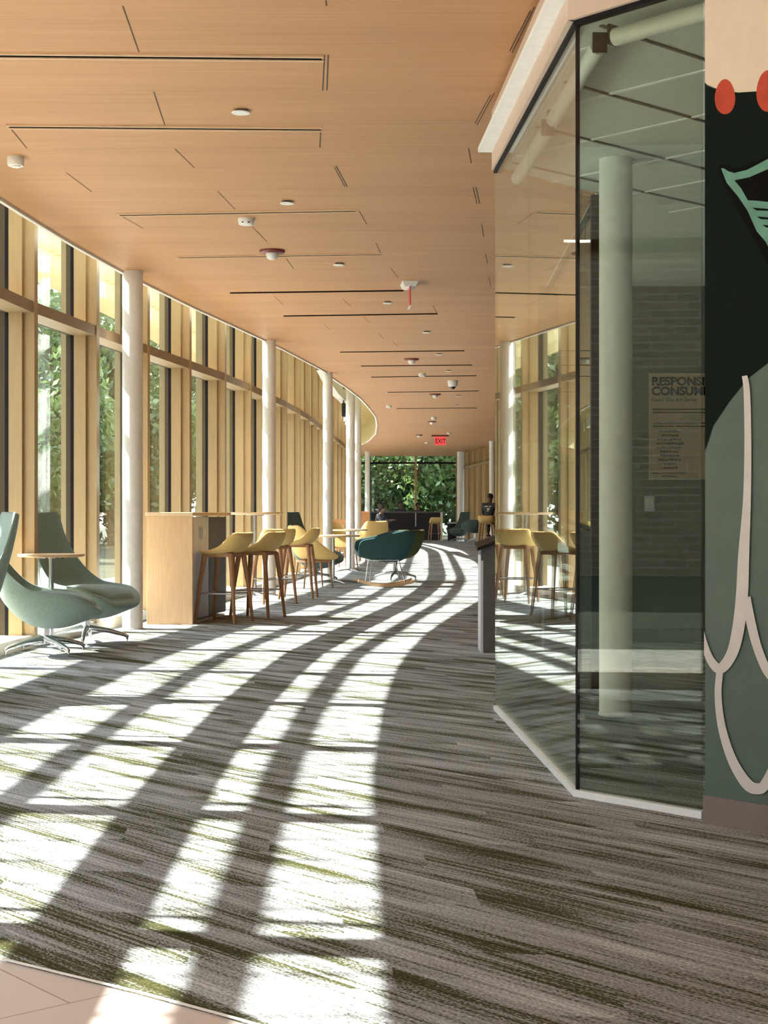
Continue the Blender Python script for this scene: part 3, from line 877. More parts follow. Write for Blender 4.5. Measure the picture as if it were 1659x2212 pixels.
x, y = on_ceil(884, 612)
o = thing('exit_sign', 'red acrylic exit sign hanging edge on from a white ceiling base', 'exit sign', (x, y, CEIL), 0.06)
b = MB(); b.add([(-.075, -.16, 0), (.075, -.16, 0), (.075, .16, 0), (-.075, .16, 0), (-.055, -.14, -.045), (.055, -.14, -.045), (.055, .14, -.045), (-.055, .14, -.045)],
                [(0, 1, 2, 3), (7, 6, 5, 4), (0, 4, 5, 1), (1, 5, 6, 2), (2, 6, 7, 3), (3, 7, 4, 0)])
b.build('canopy', M_plastic, o)
MB().box((0, 0, -.135), (.012, .28, .18)).build('panel', M_redp, o)
MB().box((0, 0, -.23), (.014, .28, .012)).build('edge_strip', M_plastic, o)
text_mesh('EXIT', .15, 'lettering', M_plastic, o, (.008, -.13, -.19), (PI / 2, 0, PI / 2), sx=.8)
x, y = on_ceil(950, 941)
o = thing('exit_sign', 'lit red exit sign at the far end of the ceiling', 'exit sign', (x, y - .3, CEIL), 0)
MB().box((0, 0, -.02), (.5, .12, .04)).build('canopy', M_red, o)
MB().box((0, 0, -.17), (.32, .03, .24)).build('panel', M_exit, o)
text_mesh('EXIT', .19, 'lettering', M_exitbg, o, (-.145, -.018, -.235), sx=.78, bold=.004)

# ------------------------------------------------------------------ poster, switch, outlet in the glass room
D = 12.94
x0, _, zt = at(1404, 806, D)
o = thing('poster', 'brown poster headed RESPONSIBLE CONSUMPTION on the wall inside the glass room', 'poster', (x0, D, 0))
H = EYE + (1106 - 1036) * D / FPX
MB().box((.36, 0, (zt + H) / 2), (.74, .012, zt - H)).build('sheet', M_poster, o)
c = D / FPX
text_mesh('RESPONSIBLE', .093, 'heading', M_ink, o, (.012, -.008, EYE + (1106 - 832) * c), sx=1.07, bold=.0038)
text_mesh('CONSUMPTION', .093, 'heading', M_ink, o, (.012, -.008, EYE + (1106 - 853) * c), sx=1.07, bold=.0038)
text_mesh('Game Day Art Series', .043, 'subheading', M_ink, o, (.012, -.008, EYE + (1106 - 867) * c))
m = MB()
for k_, (yy_, wd) in enumerate([(884, .62), (891, .64), (914, .62), (921, .55)]):
    m.box((.02 + wd / 2, -.007, EYE + (1106 - yy_) * c), (wd, .001, .008))
for k_ in range(10):
    wd = [.17, .12, .20, .20, .20, .15, .15, .17, .12, .14][k_]
    zc = EYE + (1106 - (932 + k_ * 8.7)) * c
    xx = .155 - wd / 2
    random.seed(k_)
    while xx < .155 + wd / 2:
        l = random.uniform(.012, .03)
        m.box((xx + l / 2, -.007, zc + random.uniform(-.002, .002)), (l, .001, random.uniform(.008, .016))); xx += l + .004
for yy_, wd in [(1022, .28), (1029, .12)]:
    m.box((.155, -.007, EYE + (1106 - yy_) * c), (wd, .001, .006))
m.build('small_print', M_ink, o)
x1, _, z1 = at(1403, 1088, D)
o = thing('light_switch', 'pale twin light switch plate low on the glass room wall', 'light switch', (x1, D, z1))
MB().box((0, .003, 0), (.085, .01, .125)).build('plate', M_lgrey, o)
for sx in (-.018, .018): MB().box((sx, -.005, 0), (.024, .008, .07)).build('rocker', M_plastic, o)
# slim lamp in the glass room, seen as a short bright dash
xl, yl, zl = at(1243, 521, 10.2)
o = thing('linear_lamp', 'short bright linear pendant lamp beyond the glass corner', 'lamp', (xl, yl, zl))
MB().box((0, 0, 0), (.15, .02, .014), .1).build('light_bar', M_led, o)
MB().tube([(0, 0, 0), (0, 0, CEIL - zl)], .003, 6).build('cable', M_dark, o)

# ------------------------------------------------------------------ furniture builders
def loft(stations, nseg=12, pw=2.2):
    """closed upholstered shell; each station = rim(y,z), outer centre(y,z), inner centre(y,z), half width"""
    st = catmull([tuple(v for p in s_[:3] for v in p) + (s_[3],) for s_ in stations], 3)
    mbx = MB()
    vs = []; n = len(st); W = nseg + 1
    for (ry, rz_, oy, oz, iy, iz, w_) in st:
        for k in range(W):
            s_ = -1 + 2 * k / nseg; f = abs(s_) ** pw
            x = w_ * math.sin(s_ * PI / 2) if True else w_ * s_
            vs.append((x * .995, oy + (ry - oy) * f, oz + (rz_ - oz) * f))
        for k in range(W):
            s_ = 1 - 2 * k / nseg; f = abs(s_) ** (pw + .8)
            x = w_ * math.sin(s_ * PI / 2) * .93
            vs.append((x, iy + (ry - iy) * f, iz + (rz_ - iz) * f + .004))
    R = 2 * W; fs = []
    for i in range(n - 1):
        for k in range(R):
            k2 = (k + 1) % R
            fs.append((i * R + k, (i + 1) * R + k, (i + 1) * R + k2, i * R + k2))
    fs.append(tuple(range(R))); fs.append(tuple((n - 1) * R + k for k in range(R))[::-1])
    mbx.add(vs, fs, 0, True)
    return mbx

def star_base(root, m, zc=.13, L=.33, z_top=.24, rot=.6):
    MB().tube([(0, 0, zc - .04), (0, 0, z_top)], .034, 16).build('pedestal', m, root)
    for k in range(4):
        a = rot + k * PI / 2; c_, s_ = math.cos(a), math.sin(a)
        MB().tube([(c_ * .015, s_ * .015, zc), (c_ * L * .55, s_ * L * .55, zc - .025), (c_ * L * .93, s_ * L * .93, zc - .06), (c_ * L, s_ * L, zc - .075), (c_ * L, s_ * L, .012)],
                  [.026, .020, .016, .015, .015], 10).build('leg', m, root)

def high_lounge(label, cm=None, m=M_fabG):
    r = thing('lounge_chair', label, 'lounge chair')
    st = [((-.455, 1.075), (-.50, 1.06), (-.455, 1.065), .185), ((-.43, 1.0), (-.49, .98), (-.445, .99), .20), ((-.38, .85), (-.455, .82), (-.41, .84), .215), ((-.27, .66), (-.39, .60), (-.335, .64), .26),
          ((-.12, .52), (-.29, .38), (-.23, .48), .31), ((.03, .485), (-.10, .22), (-.06, .42), .335), ((.2, .465), (.12, .20), (.16, .425), .33),
          ((.34, .395), (.29, .25), (.31, .40), .27), ((.425, .325), (.42, .30), (.42, .335), .15)]
    sub(loft(st).build('shell', m, r))
    p = MB()
    pts = [(-.13, .445, .18), (0, .452, .24), (.14, .45, .25), (.27, .425, .22), (.36, .375, .15)]
    pr = catmull([(a, b, w_) for a, b, w_ in pts], 3)
    vs = []; n = len(pr)
    for (y_, z_, w_) in pr:
        for s_ in (-1, -.6, 0, .6, 1): vs.append((w_ * s_, y_, z_ + .02 * (1 - s_ * s_) + .012))
        for s_ in (1, .6, 0, -.6, -1): vs.append((w_ * s_, y_, z_ - .03))
    fs = [(i * 10 + k, (i + 1) * 10 + k, (i + 1) * 10 + (k + 1) % 10, i * 10 + (k + 1) % 10) for i in range(n - 1) for k in range(10)]
    fs += [tuple(range(10)), tuple((n - 1) * 10 + k for k in range(10))[::-1]]
    p.add(vs, fs, 0, True)
    p.build('seat_pad', m, r)
    star_base(r, cm or M_chrome, z_top=.23)
    return r

def bar_stool(label, m=M_fabY):
    r = thing('bar_stool', label, 'bar stool')
    st = [((-.235, .874), (-.268, .868), (-.243, .872), .17), ((-.20, .868), (-.275, .825), (-.238, .835), .205), ((-.145, .825), (-.25, .755), (-.205, .77), .22),
          ((-.085, .765), (-.19, .69), (-.155, .715), .225), ((-.01, .722), (-.09, .655), (-.07, .688), .222), ((.1, .695), (.08, .652), (.09, .682), .21), ((.19, .688), (.185, .66), (.188, .682), .165)]
    sub(loft(st, 10).build('seat_shell', m, r))
    MB().box((0, -.01, .655), (.30, .30, .035)).build('seat_frame', M_leg, r)
    for sx in (-1, 1):
        for sy in (-1, 1):
            MB().tube([(sx * .14, sy * .14 - .01, .66), (sx * .175, sy * .175 - .01, .36), (sx * .205, sy * .21 - .01, 0)], [.026, .021, .014], 12).build('leg', M_leg, r)
    k_ = .182
    z_ = .285
    pts = [(-k_, -k_ - .01, z_), (k_, -k_ - .01, z_), (k_, k_ - .01, z_), (-k_, k_ - .01, z_)]
    m2 = MB()
    for i in range(4): m2.tube([pts[i], pts[(i + 1) % 4]], .007, 8)
    m2.build('footrest', M_steel, r)
    return r

def armchair(label, m=M_fabY):
    r = thing('armchair', label, 'armchair')
    st = [((-.30, .885), (-.34, .87), (-.30, .88), .215), ((-.24, .85), (-.345, .77), (-.29, .79), .26), ((-.12, .74), (-.31, .60), (-.25, .63), .30),
          ((.0, .64), (-.23, .44), (-.17, .50), .315), ((.12, .56), (-.05, .37), (-.03, .455), .315), ((.23, .49), (.15, .37), (.16, .45), .295), ((.32, .44), (.31, .40), (.31, .445), .22)]
    sub(loft(st).build('shell', m, r))
    MB().box((0, 0, .375), (.42, .38, .035)).build('seat_frame', M_leg, r)
    for sx in (-1, 1):
        for sy in (-1, 1):
            MB().tube([(sx * .19, sy * .17, .385), (sx * .23, sy * .21, 0)], [.019, .010], 12).build('leg', M_leg, r)
    return r

TUB = [((-.375, .80), (-.41, .785), (-.37, .795), .25), ((-.30, .80), (-.415, .68), (-.33, .70), .30), ((-.15, .79), (-.37, .54), (-.30, .58), .33), ((-.01, .765), (-.29, .41), (-.22, .50), .34),
       ((.14, .72), (-.13, .345), (-.10, .45), .34), ((.27, .695), (.12, .365), (.12, .455), .335), ((.36, .675), (.29, .40), (.29, .465), .33), ((.405, .63), (.385, .43), (.375, .47), .32), ((.42, .55), (.405, .46), (.40, .48), .31)]
def tub_swivel(label, m=M_fabO):
    r = thing('swivel_chair', label, 'swivel chair')
    sub(loft(TUB, 16, 3.2).build('shell', m, r))
    star_base(r, M_steel, zc=.15, L=.32, z_top=.39, rot=.3)
    return r

def round_table(label, rad, h, m=M_ashtop, base=M_steel, th=.028):
    r = thing('round_table', label, 'table')
    MB().lathe([(rad - .012, h - th), (rad, h - th + .006), (rad, h - .003), (rad - .003, h)], seg=56).build('tabletop', m, r)
    MB().lathe([(.11, h - th - .012), (.11, h - th)], seg=24).build('mounting_plate', base, r)
    MB().tube([(0, 0, .03), (0, 0, h - th - .01)], .02, 16).build('pole', base, r)
    for k in range(4):
        a = .5 + k * PI / 2; c_, s_ = math.cos(a), math.sin(a); L = rad * .85 + .05
        MB().tube([(0, 0, .06), (c_ * L * .6, s_ * L * .6, .045), (c_ * L, s_ * L, .02), (c_ * L, s_ * L, .004)], [.016, .013, .012, .012], 8).build('leg', base, r)
    return r

def floor_at(px, py): D_ = EYE * FPX / (py - 1106); return ((px - 829.5) * D_ / FPX, D_)

FACE_R = -PI / 2       # local +Y turned to world +X
# high back lounge chairs
A = high_lounge('sage green high-back lounge chair in front of the small side table')
A.location = (-2.53, 11.75, 0); A.rotation_euler = (0, 0, FACE_R + .14)
for c_ in [c for c in bpy.data.objects if c.parent == A and c.name.startswith('shell')]: pass
clone(A, (-2.42, 12.8, 0), FACE_R - .5, 'sage green high-back lounge chair beside the nearest white column')
clone(A, (-2.58, 8.9, 0), PI / 2 + .45, 'high-back lounge chair cut off by the left edge, facing the windows')
C2 = high_lounge('dark green high-back lounge chair between the two round tables', M_steel, M_fabGd)
C2.location = (-1.05, 24.1, 0); C2.rotation_euler = (0, 0, FACE_R - .6)
clone(C2, (2.70, 56.2, 0), PI - .5, 'dark green high-back lounge chair by the far white column')

# side table between the near lounge chairs
t = round_table('small round side table on a chrome pole between two lounge chairs', .258, .742, M_ash, M_chrome, .022)
t.location = (-2.60, 12.3, 0)

# bar-height counter with end panel
cab = thing('counter_unit', 'bar-height wood counter unit beside the nearest white column', 'counter', (-2.04, 14.97, 0), -math.atan2(.21, 1.43))
bev(MB().box((0, .02, .515), (.45, .04, 1.03)).build('end_panel', M_ash, cab), .003)
bev(MB().box((0, .73, 1.049), (.47, 1.50, .036)).build('worktop', M_ashtop, cab), .004)
MB().box((.07, .40, .53), (.24, .66, .98)).build('grey_panel', M_lgrey, cab)['label'] = 'light grey metal service panel'
MB().box((.03, 1.09, .53), (.32, .68, .98)).build('dark_panel', M_gunmetal, cab)['label'] = 'dark grey metal panel'
MB().box((-.02, .72, .17), (.30, 1.28, .10)).build('base_rail', M_charcoal, cab)
pb = MB().box((.205, .42, .86), (.04, .10, .10)).build('power_box', M_lgrey, cab)
MB().box((.229, .42, .86), (.01, .06, .05)).build('socket', M_plastic, pb)
MB().box((-.02, .70, .01), (.42, 1.35, .02)).build('plinth', M_trim, cab)

# bar stools
S1 = bar_stool('mustard bar stool nearest the camera, beside the wood counter unit')
S1.location = (-1.56, 15.27, 0); S1.rotation_euler = (0, 0, PI / 2 - .35)
clone(S1, (-1.285, 15.9, 0), PI / 2 - .35, 'mustard bar stool just right of the nearest stool')
clone(S1, (-1.30, 18.45, 0), .45, 'mustard bar stool seen from behind at the high table')
clone(S1, (-1.07, 19.5, 0), PI / 2 - .1, 'mustard bar stool on the right side of the high table')
clone(S1, (1.86, 57.6, 0), .2, 'brown mustard bar stool standing against the dark counter')
S6 = clone(S1, (3.12, 47.5, 0), -.3, 'pale bar stool with a person sitting on it near the right windows', scale=(1.15, 1.15, 1.1))

ht = round_table('round bar-height table with pale top behind the bar stools', .345, 1.068, M_ashtop, M_steel, .03)
ht.location = (-1.60, 19.55, 0)

# armchairs, round tables, rocking chair
a1 = armchair('mustard armchair with wooden legs at the round table left of the rocking chair')
a1.location = (-1.0, 22.3, 0); a1.rotation_euler = (0, 0, FACE_R + .35)
clone(a1, (-.24, 33.0, 0), .35, 'mustard armchair seen from behind in front of the dark counter')
clone(a1, (-.80, 30.2, 0), FACE_R - .5, 'sunlit mustard armchair under the far round table')
t1 = round_table('larger round pale wood table left of the rocking chair', .395, .73, M_ashtop, M_steel)
t1.location = (-.75, 23.35, 0)
t2 = round_table('smaller round pale wood table behind the rocking chair', .31, .765, M_ashtop, M_steel)
t2.location = (-.60, 27.8, 0)

rk = thing('rocking_chair', 'dark teal tub rocking chair on pale wooden rockers', 'rocking chair', (.02, 22.65, 0), PI / 2 + .12)
sub(loft(TUB, 16, 3.2).build('shell', M_fabT, rk))
for sx in (-1, 1):
    q_ = []
    for i in range(15):
        t_ = -1 + 2 * i / 14; q_.append((sx * .27, t_ * .42, .02 + .075 * t_ * t_))
    m = MB()
    for i in range(14):
        (x_, ya, za), (_, yb, zb) = q_[i], q_[i + 1]
        m.add([(x_ - .017, ya, za - .018), (x_ + .017, ya, za - .018), (x_ + .017, ya, za + .018), (x_ - .017, ya, za + .018),
               (x_ - .017, yb, zb - .018), (x_ + .017, yb, zb - .018), (x_ + .017, yb, zb + .018), (x_ - .017, yb, zb + .018)],
              [(0, 1, 2, 3), (7, 6, 5, 4), (0, 4, 5, 1), (1, 5, 6, 2), (2, 6, 7, 3), (3, 7, 4, 0)])
    m.build('rocker', M_ash, rk)
    for yf, yt in ((.26, .22), (-.26, -.16)):
        MB().tube([(sx * .24, yt, .385), (sx * .27, yf, .045)], .008, 8).build('leg', M_chrome, rk)
MB().tube([(-.24, .22, .385), (.24, .22, .385)], .008, 8).tube([(-.24, -.16, .385), (.24, -.16, .385)], .008, 8).tube([(-.24, .22, .385), (-.24, -.16, .385)], .008, 8).tube([(.24, .22, .385), (.24, -.16, .385)], .008, 8).build('seat_frame', M_chrome, rk)

sw = tub_swivel('olive green swivel tub chair tucked behind the rocking chair')
sw.location = (.17, 24.15, 0); sw.rotation_euler = (0, 0, PI / 2 - .5)
sw2 = tub_swivel('small green swivel chair beside the far high-back chair', M_fabGd)
sw2.location = (3.10, 54.0, 0); sw2.rotation_euler = (0, 0, .4)

# wooden booth panel far left, bench back behind table
o = thing('counter_unit', 'orange wood counter unit behind the far white columns', 'counter', (-.56, 40.2, 0))
bev(MB().box((0, 0, .54), (.38, .04, 1.08)).build('end_panel', M_oak, o), .003)
MB().box((0, .6, 1.07), (.40, 1.2, .035)).build('worktop', M_ash, o)
MB().box((-.1, .6, .53), (.16, 1.1, 1.02)).build('side_panel', M_gunmetal, o)
o = thing('wooden_chair', 'orange wood slatted chair between the third and fourth columns', 'chair', (-.86, 29.0 + 3.3, 0), -.3)
for k_, z_ in enumerate((.86, .68)):
    bev(MB().box((0, -.2, z_), (.42, .02, .12)).build('back_slat', M_oak, o), .004)
bev(MB().box((0, 0, .45), (.42, .42, .03)).build('seat', M_oak, o), .008)
for sx in (-.19, .19):
    MB().box((sx, -.2, .46), (.03, .03, .92)).build('leg', M_oak, o)
    MB().box((sx, .19, .22), (.03, .03, .44)).build('leg', M_oak, o)

# lectern / interpretive stand beside the glass room
lx, ly = .757, 11.97
lec = thing('lectern', 'dark grey metal lectern with a slanted top at the edge of the glass room', 'lectern', (lx, ly, 0))
bev(MB().box((.22, .02, .355), (.44, .04, .71)).build('front_panel', M_gunmetal, lec), .004)
MB().box((-.012, .17, .37), (.02, .34, .74)).build('side_panel', M_lgrey, lec)
MB().box((.452, .17, .37), (.02, .34, .74)).build('side_panel', M_lgrey, lec)
m = MB(); m.add([(-.05, -.06, .775), (.50, -.06, .98), (.50, .36, 1.0), (-.05, .36, .80), (-.05, -.06, .80), (.50, -.06, 1.005), (.50, .36, 1.03), (-.05, .36, .83)],
                [(3, 2, 1, 0), (4, 5, 6, 7), (0, 1, 5, 4), (1, 2, 6, 5), (2, 3, 7, 6), (3, 0, 4, 7)])
m.build('slanted_top', M_charcoal, lec)
m = MB(); m.add([(-.02, -.001, .70), (.44, -.001, .70), (.44, -.001, .955), (-.02, -.001, .785), (-.02, .3, .70), (.44, .3, .70), (.44, .3, .955), (-.02, .3, .785)],
                [(0, 1, 2, 3), (7, 6, 5, 4), (0, 3, 7, 4), (1, 5, 6, 2), (3, 2, 6, 7)])
m.build('top_support', M_gunmetal, lec)

# long dark counter at the end
cn = thing('bar_counter', 'long dark bar counter in front of the far windows', 'counter', (.76, 58.6, 0))
m = MB()
segs = []
for i in range(13):
    t_ = i / 12; segs.append(Vector((-1.25 + 2.6 * t_, .25 * (2 * t_ - 1) ** 2 * -1 + .25)))
for p, q_ in zip(segs[:-1], segs[1:]):
    strip(m, p, q_, .05, 0.02, 1.045, ext=.004)
m.build('front', M_charcoal, cn)
m = MB()
for p, q_ in zip(segs[:-1], segs[1:]): strip(m, p, q_, .5, 1.045, 1.085, off=.22, ext=.03)
m.build('worktop', M_gunmetal, cn)
MB().box((1.38, .18, .53), (.08, .5, 1.06)).build('end_panel', M_cream, cn)['label'] = 'pale end panel'
MB().box((.42, -.03, .78), (.025, .02, .5)).build('joint_strip', M_lgrey, cn)
o = thing('waste_bin', 'small dark bin right of the long counter', 'bin', (2.55, 59.2, 0))
MB().box((0, 0, .32), (.3, .3, .64)).build('body', M_charcoal, o)
MB().box((0, 0, .66), (.32, .32, .04)).build('lid', M_lgrey, o)

# wall mounted display high between columns
xx, yy_, zz = at(742.5, 886, 31)
o = thing('display_screen', 'small dark hanging screen high on the windows between columns', 'screen', (xx, yy_, zz))
bev(MB().box((0, 0, 0), (.07, .4, .26)).build('panel', M_black, o), .006)
MB().tube([(0, 0, .13), (0, 0, TOP - zz)], .012, 8).build('bracket', M_dark, o)

# ------------------------------------------------------------------ people
def skin_body(name, verts, edges, radii, m, parent, lv=2):
    me = bpy.data.meshes.new(name)
    me.from_pydata(verts, edges, [])
    o = bpy.data.objects.new(name, me); COL.objects.link(o); o.parent = parent
    me.materials.append(m)
    md = o.modifiers.new('skin', 'SKIN'); md.use_smooth_shade = True
    sv = me.skin_vertices
    lay_ = sv[0] if len(sv) else None
    if lay_ is None:
        bm = bmesh.new(); bm.from_mesh(me); bm.verts.layers.skin.verify(); bm.to_mesh(me); bm.free()
        lay_ = me.skin_vertices[0]
    for i, r_ in enumerate(radii):
        lay_.data[i].radius = r_ if isinstance(r_, tuple) else (r_, r_)
        lay_.data[i].use_root = (i == 0)
    sub(o, lv)
    return o

def person(label, loc, rz, seat, lean=.1, shirt=M_jacket, trousers=M_jeans, hair=M_hair, arms='rest', group=None, feet=0.0):
    """seated figure facing local +Y, pelvis above the seat"""
    r = thing('person', label, 'person', loc, rz, group)
    P0 = Vector((0, -.02, seat + .09))
    def T(y_, z_, x_=0):          # torso space leaning forward
        return (x_, P0.y + y_ * math.cos(lean) + z_ * math.sin(lean), P0.z + z_ * math.cos(lean) - y_ * math.sin(lean))
    V, Ed, R = [], [], []
    def add(p, r_, par=None):
        V.append(p); R.append(r_)
        if par is not None: Ed.append((par, len(V) - 1))
        return len(V) - 1
    pel = add(T(0, 0), (.135, .105)); w_ = add(T(0, .17), (.12, .09), pel); ch = add(T(0, .36), (.15, .10), w_); nb_ = add(T(-.005, .49), (.075, .065), ch)
    nk = add(T(.005, .54), (.055, .058), nb_); jaw = add(T(.035, .60), (.066, .078), nk); hd = add(T(.02, .675), (.080, .098), jaw); add(T(.012, .745), (.060, .075), hd)
    add(T(.125, .64), (.012, .014), hd)                     # nose
    knees = []
    for sx in (-1, 1):
        hp = add((sx * .09, P0.y + .05, P0.z - .02), .085, pel); kn = add((sx * .13, P0.y + .42, P0.z - .03), .058, hp)
        an = add((sx * .12, P0.y + .36, feet + .09), .038, kn); add((sx * .13, P0.y + .50, feet + .035), (.035, .03), an)
        sh = add(T(0, .43, sx * .185), .058, ch)
        if arms == 'rest': el = add(T(.12, .20, sx * .235), .040, sh); hn = add(T(.34, .19, sx * .14), .028, el)
        else: el = add(T(.20, .28, sx * .25), .040, sh); hn = add(T(.40, .42, sx * .10), .028, el)
        pm = add(tuple(Vector(V[hn]) + Vector((-sx * .015, .07, 0))), (.032, .016), hn)
        b0 = Vector(V[pm])
        for j in range(4):
            f1 = add(tuple(b0 + Vector(((j - 1.5) * .018, .038 + .004 * (1.5 - abs(j - 1.5)), .002))), .0085, pm)
            add(tuple(b0 + Vector(((j - 1.5) * .018, .068 + .006 * (1.5 - abs(j - 1.5)), -.018))), .0075, f1)
        th = add(tuple(Vector(V[hn]) + Vector((-sx * .045, .04, .004))), .010, hn); add(tuple(Vector(V[hn]) + Vector((-sx * .058, .075, -.004))), .0085, th)
    skin_body('body', V, Ed, R, M_skin, r)
    # clothing shells
    tv = [T(0, -.05), T(0, .0), T(0, .17), T(0, .36), T(-.005, .48)]; tr = [(.145, .12), (.15, .125), (.142, .112), (.185, .13), (.09, .085)]
    te = [(0, 1), (1, 2), (2, 3), (3, 4)]
    for sx in (-1, 1):
        i0 = len(tv)
        el = T(.12, .20, sx * .235) if arms == 'rest' else T(.20, .28, sx * .25)
        hn = T(.34, .19, sx * .14) if arms == 'rest' else T(.40, .42, sx * .10)
        tv += [T(0, .43, sx * .185), el, tuple(Vector(el).lerp(Vector(hn), .85))]; tr += [.088, .060, .046]
        te += [(3, i0), (i0, i0 + 1), (i0 + 1, i0 + 2)]
    skin_body('jacket', tv, te, tr, shirt, r)
    tv = [T(0, .02)]; tr = [(.15, .12)]; te = []
    for sx in (-1, 1):
        i0 = len(tv)
        tv += [(sx * .09, P0.y + .05, P0.z - .02), (sx * .13, P0.y + .42, P0.z - .03), (sx * .122, P0.y + .36, feet + .13)]; tr += [.098, .072, .055]
        te += [(0, i0), (i0, i0 + 1), (i0 + 1, i0 + 2)]
        sh_ = MB().box((sx * .13, P0.y + .43, feet + .035), (.085, .26, .07)).build('shoe', M_black, r); bev(sh_, .02, 3)
    skin_body('trousers', tv, te, tr, trousers, r)
    hm = MB()
    hc = Vector(T(.0, .70)); vs = []; W = 16
    rings = 8
    for i in range(rings + 1):
        ph = PI * .62 * i / rings
        for k in range(W):
            a = 2 * PI * k / W
            rr = .101 * (1 + .08 * math.sin(3 * a + i)); back = 1.12 if math.sin(a) < 0 else .98
            drop = 1.0 if math.sin(a) < .3 else .55
            vs.append((hc.x + rr * math.sin(ph * drop) * math.cos(a) * .92, hc.y + rr * back * math.sin(ph * drop) * math.sin(a), hc.z - .012 + .108 * math.cos(ph * drop)))
    hm.add(vs, [(i * W + k, i * W + (k + 1) % W, (i + 1) * W + (k + 1) % W, (i + 1) * W + k) for i in range(rings) for k in range(W)], 0, True)
    hm.build('hair', hair, r)
    return r, T
r1, T1 = person('person in a dark jacket with white back print, seated on a stool facing away', (3.17, 47.5, 0), -.35, .77, .22, feet=.30)
m = MB()
for (x_, z_, w_, h_) in [(-.07, .36, .10, .035), (.05, .36, .08, .035), (.0, .28, .09, .06), (-.01, .22, .05, .03)]:
    c_ = Vector(T1(-.125, z_, x_)); m.box(tuple(c_), (w_, .006, h_))
m.build('back_print', M_print, r1)
person('person in black leaning on the arm of a chair, left of the dark counter', (-.22, 52.0, 0), -1.9, .44, .3, arms='up')
person('person seated behind the counter, with dark hair, left of the tall mullion', (-.15, 60.3, 0), PI - .3, .60, .05)
person('person whose dark head shows above the counter middle', (.62, 60.2, 0), PI + .1, .61, .05)
person('person with dark hair above the counter, right of the tall mullion', (1.30, 60.2, 0), PI, .56, .12)
# plain stools that carry the people by the counter
for i, (x_, y_, z_, lab) in enumerate([(-.22, 52.0, .44, 'low dark stool under the person in black'), (-.15, 60.3, .60, 'dark stool behind the left part of the counter'),
                                      (.62, 60.2, .61, 'dark stool behind the middle of the counter'), (1.30, 60.2, .56, 'dark stool behind the right part of the counter')]):
    o = thing('stool', lab, 'stool', (x_, y_, 0))
    MB().lathe([(.17, z_ - .05), (.18, z_ - .02), (.17, z_)], seg=24).build('seat', M_black, o)
    MB().tube([(0, 0, .02), (0, 0, z_ - .04)], .025, 12).build('pole', M_steel, o)
    MB().lathe([(.2, 0), (.2, .01), (.03, .03)], seg=24).build('foot_plate', M_steel, o)

# ------------------------------------------------------------------ outside
mb = MB()
mb.add([(-60, -30, -.12), (40, -30, -.12), (40, 120, -.12), (-60, 120, -.12)], [(0, 1, 2, 3)])
mb.build('ground', M_grass, kind='structure')
mb = MB()
for a, b in zip(yy[:-1], yy[1:]):
    mb.add([Go(a, -.15, -.06), Go(b, -.15, -.06), Go(b, -3.2, -.06), Go(a, -3.2, -.06)], [(3, 2, 1, 0)])
mb.build('ground_paving', M_paving, kind='structure')

def leaf_crown(n, rx, ry, rz_, size, seed, cone=False):
    rs = np.random.RandomState(seed)
    mbx = MB()
    # clusters on and inside an ellipsoid
    nc = 70
    cl = []
    for _ in range(nc):
        while True:
            p = rs.uniform(-1, 1, 3)
            l = np.linalg.norm(p)
            if .35 < l < 1: break
        if cone:
            p[0] *= (1 - (p[2] + 1) * .42); p[1] *= (1 - (p[2] + 1) * .42)
        cl.append(p)
    vs, fs = [], []
    for i in range(n):
        c_ = cl[rs.randint(nc)] + rs.normal(0, .13, 3)
        p = Vector((c_[0] * rx, c_[1] * ry, c_[2] * rz_))
        a = Vector(rs.normal(0, 1, 3)).normalized(); b = a.orthogonal().normalized()
        b = (Matrix.Rotation(rs.uniform(0, 6.28), 3, a) @ b)
        s_ = size * rs.uniform(.6, 1.4)
        cc = a.cross(b)
        o_ = len(vs)
        vs += [p - b * s_ * .5, p + cc * s_ * .28, p + b * s_ * .6, p - cc * s_ * .28]
        fs.append((o_, o_ + 1, o_ + 2, o_ + 3))
    mbx.add(vs, fs)
    return mbx

def tree(label, group, h, rx, m, seed, size, n, cone=False):
    r = thing('tree', label, 'tree', group=group)
    cz = h * .54
    leaf_crown(n, rx, rx, h * .46, size, seed, cone).build('crown', m, r, loc=(0, 0, cz))
    MB().tube([(0, 0, -.12), (.05, .02, h * .35), (0, .05, h * .8)], [h * .022, h * .017, h * .006], 10).build('trunk', M_bark, r)
    rs = random.Random(seed)
    for k in range(4):
        a = k * 1.6 + rs.random(); z_ = h * (.3 + .1 * k)
        MB().tube([(0, 0, z_), (math.cos(a) * rx * .5, math.sin(a) * rx * .5, z_ + h * .14)], [h * .008, h * .003], 6).build('branch', M_bark, r)
    return r
GL = 'leafy trees outside the left windows'
LL = 'leafy green tree standing outside the left windows'
GE_ = 'dense trees behind the far end windows'
LE = 'dense green tree standing behind the far end windows'
TA = tree(LL, GL, 7.0, 2.3, M_leafA, 3, .26, 6500)
TB = tree(LL, GL, 6.2, 2.0, M_leafB, 5, .24, 6000)
TA.location = (-13.5, 30, 0); TB.location = (-11.8, 36.5, 0)
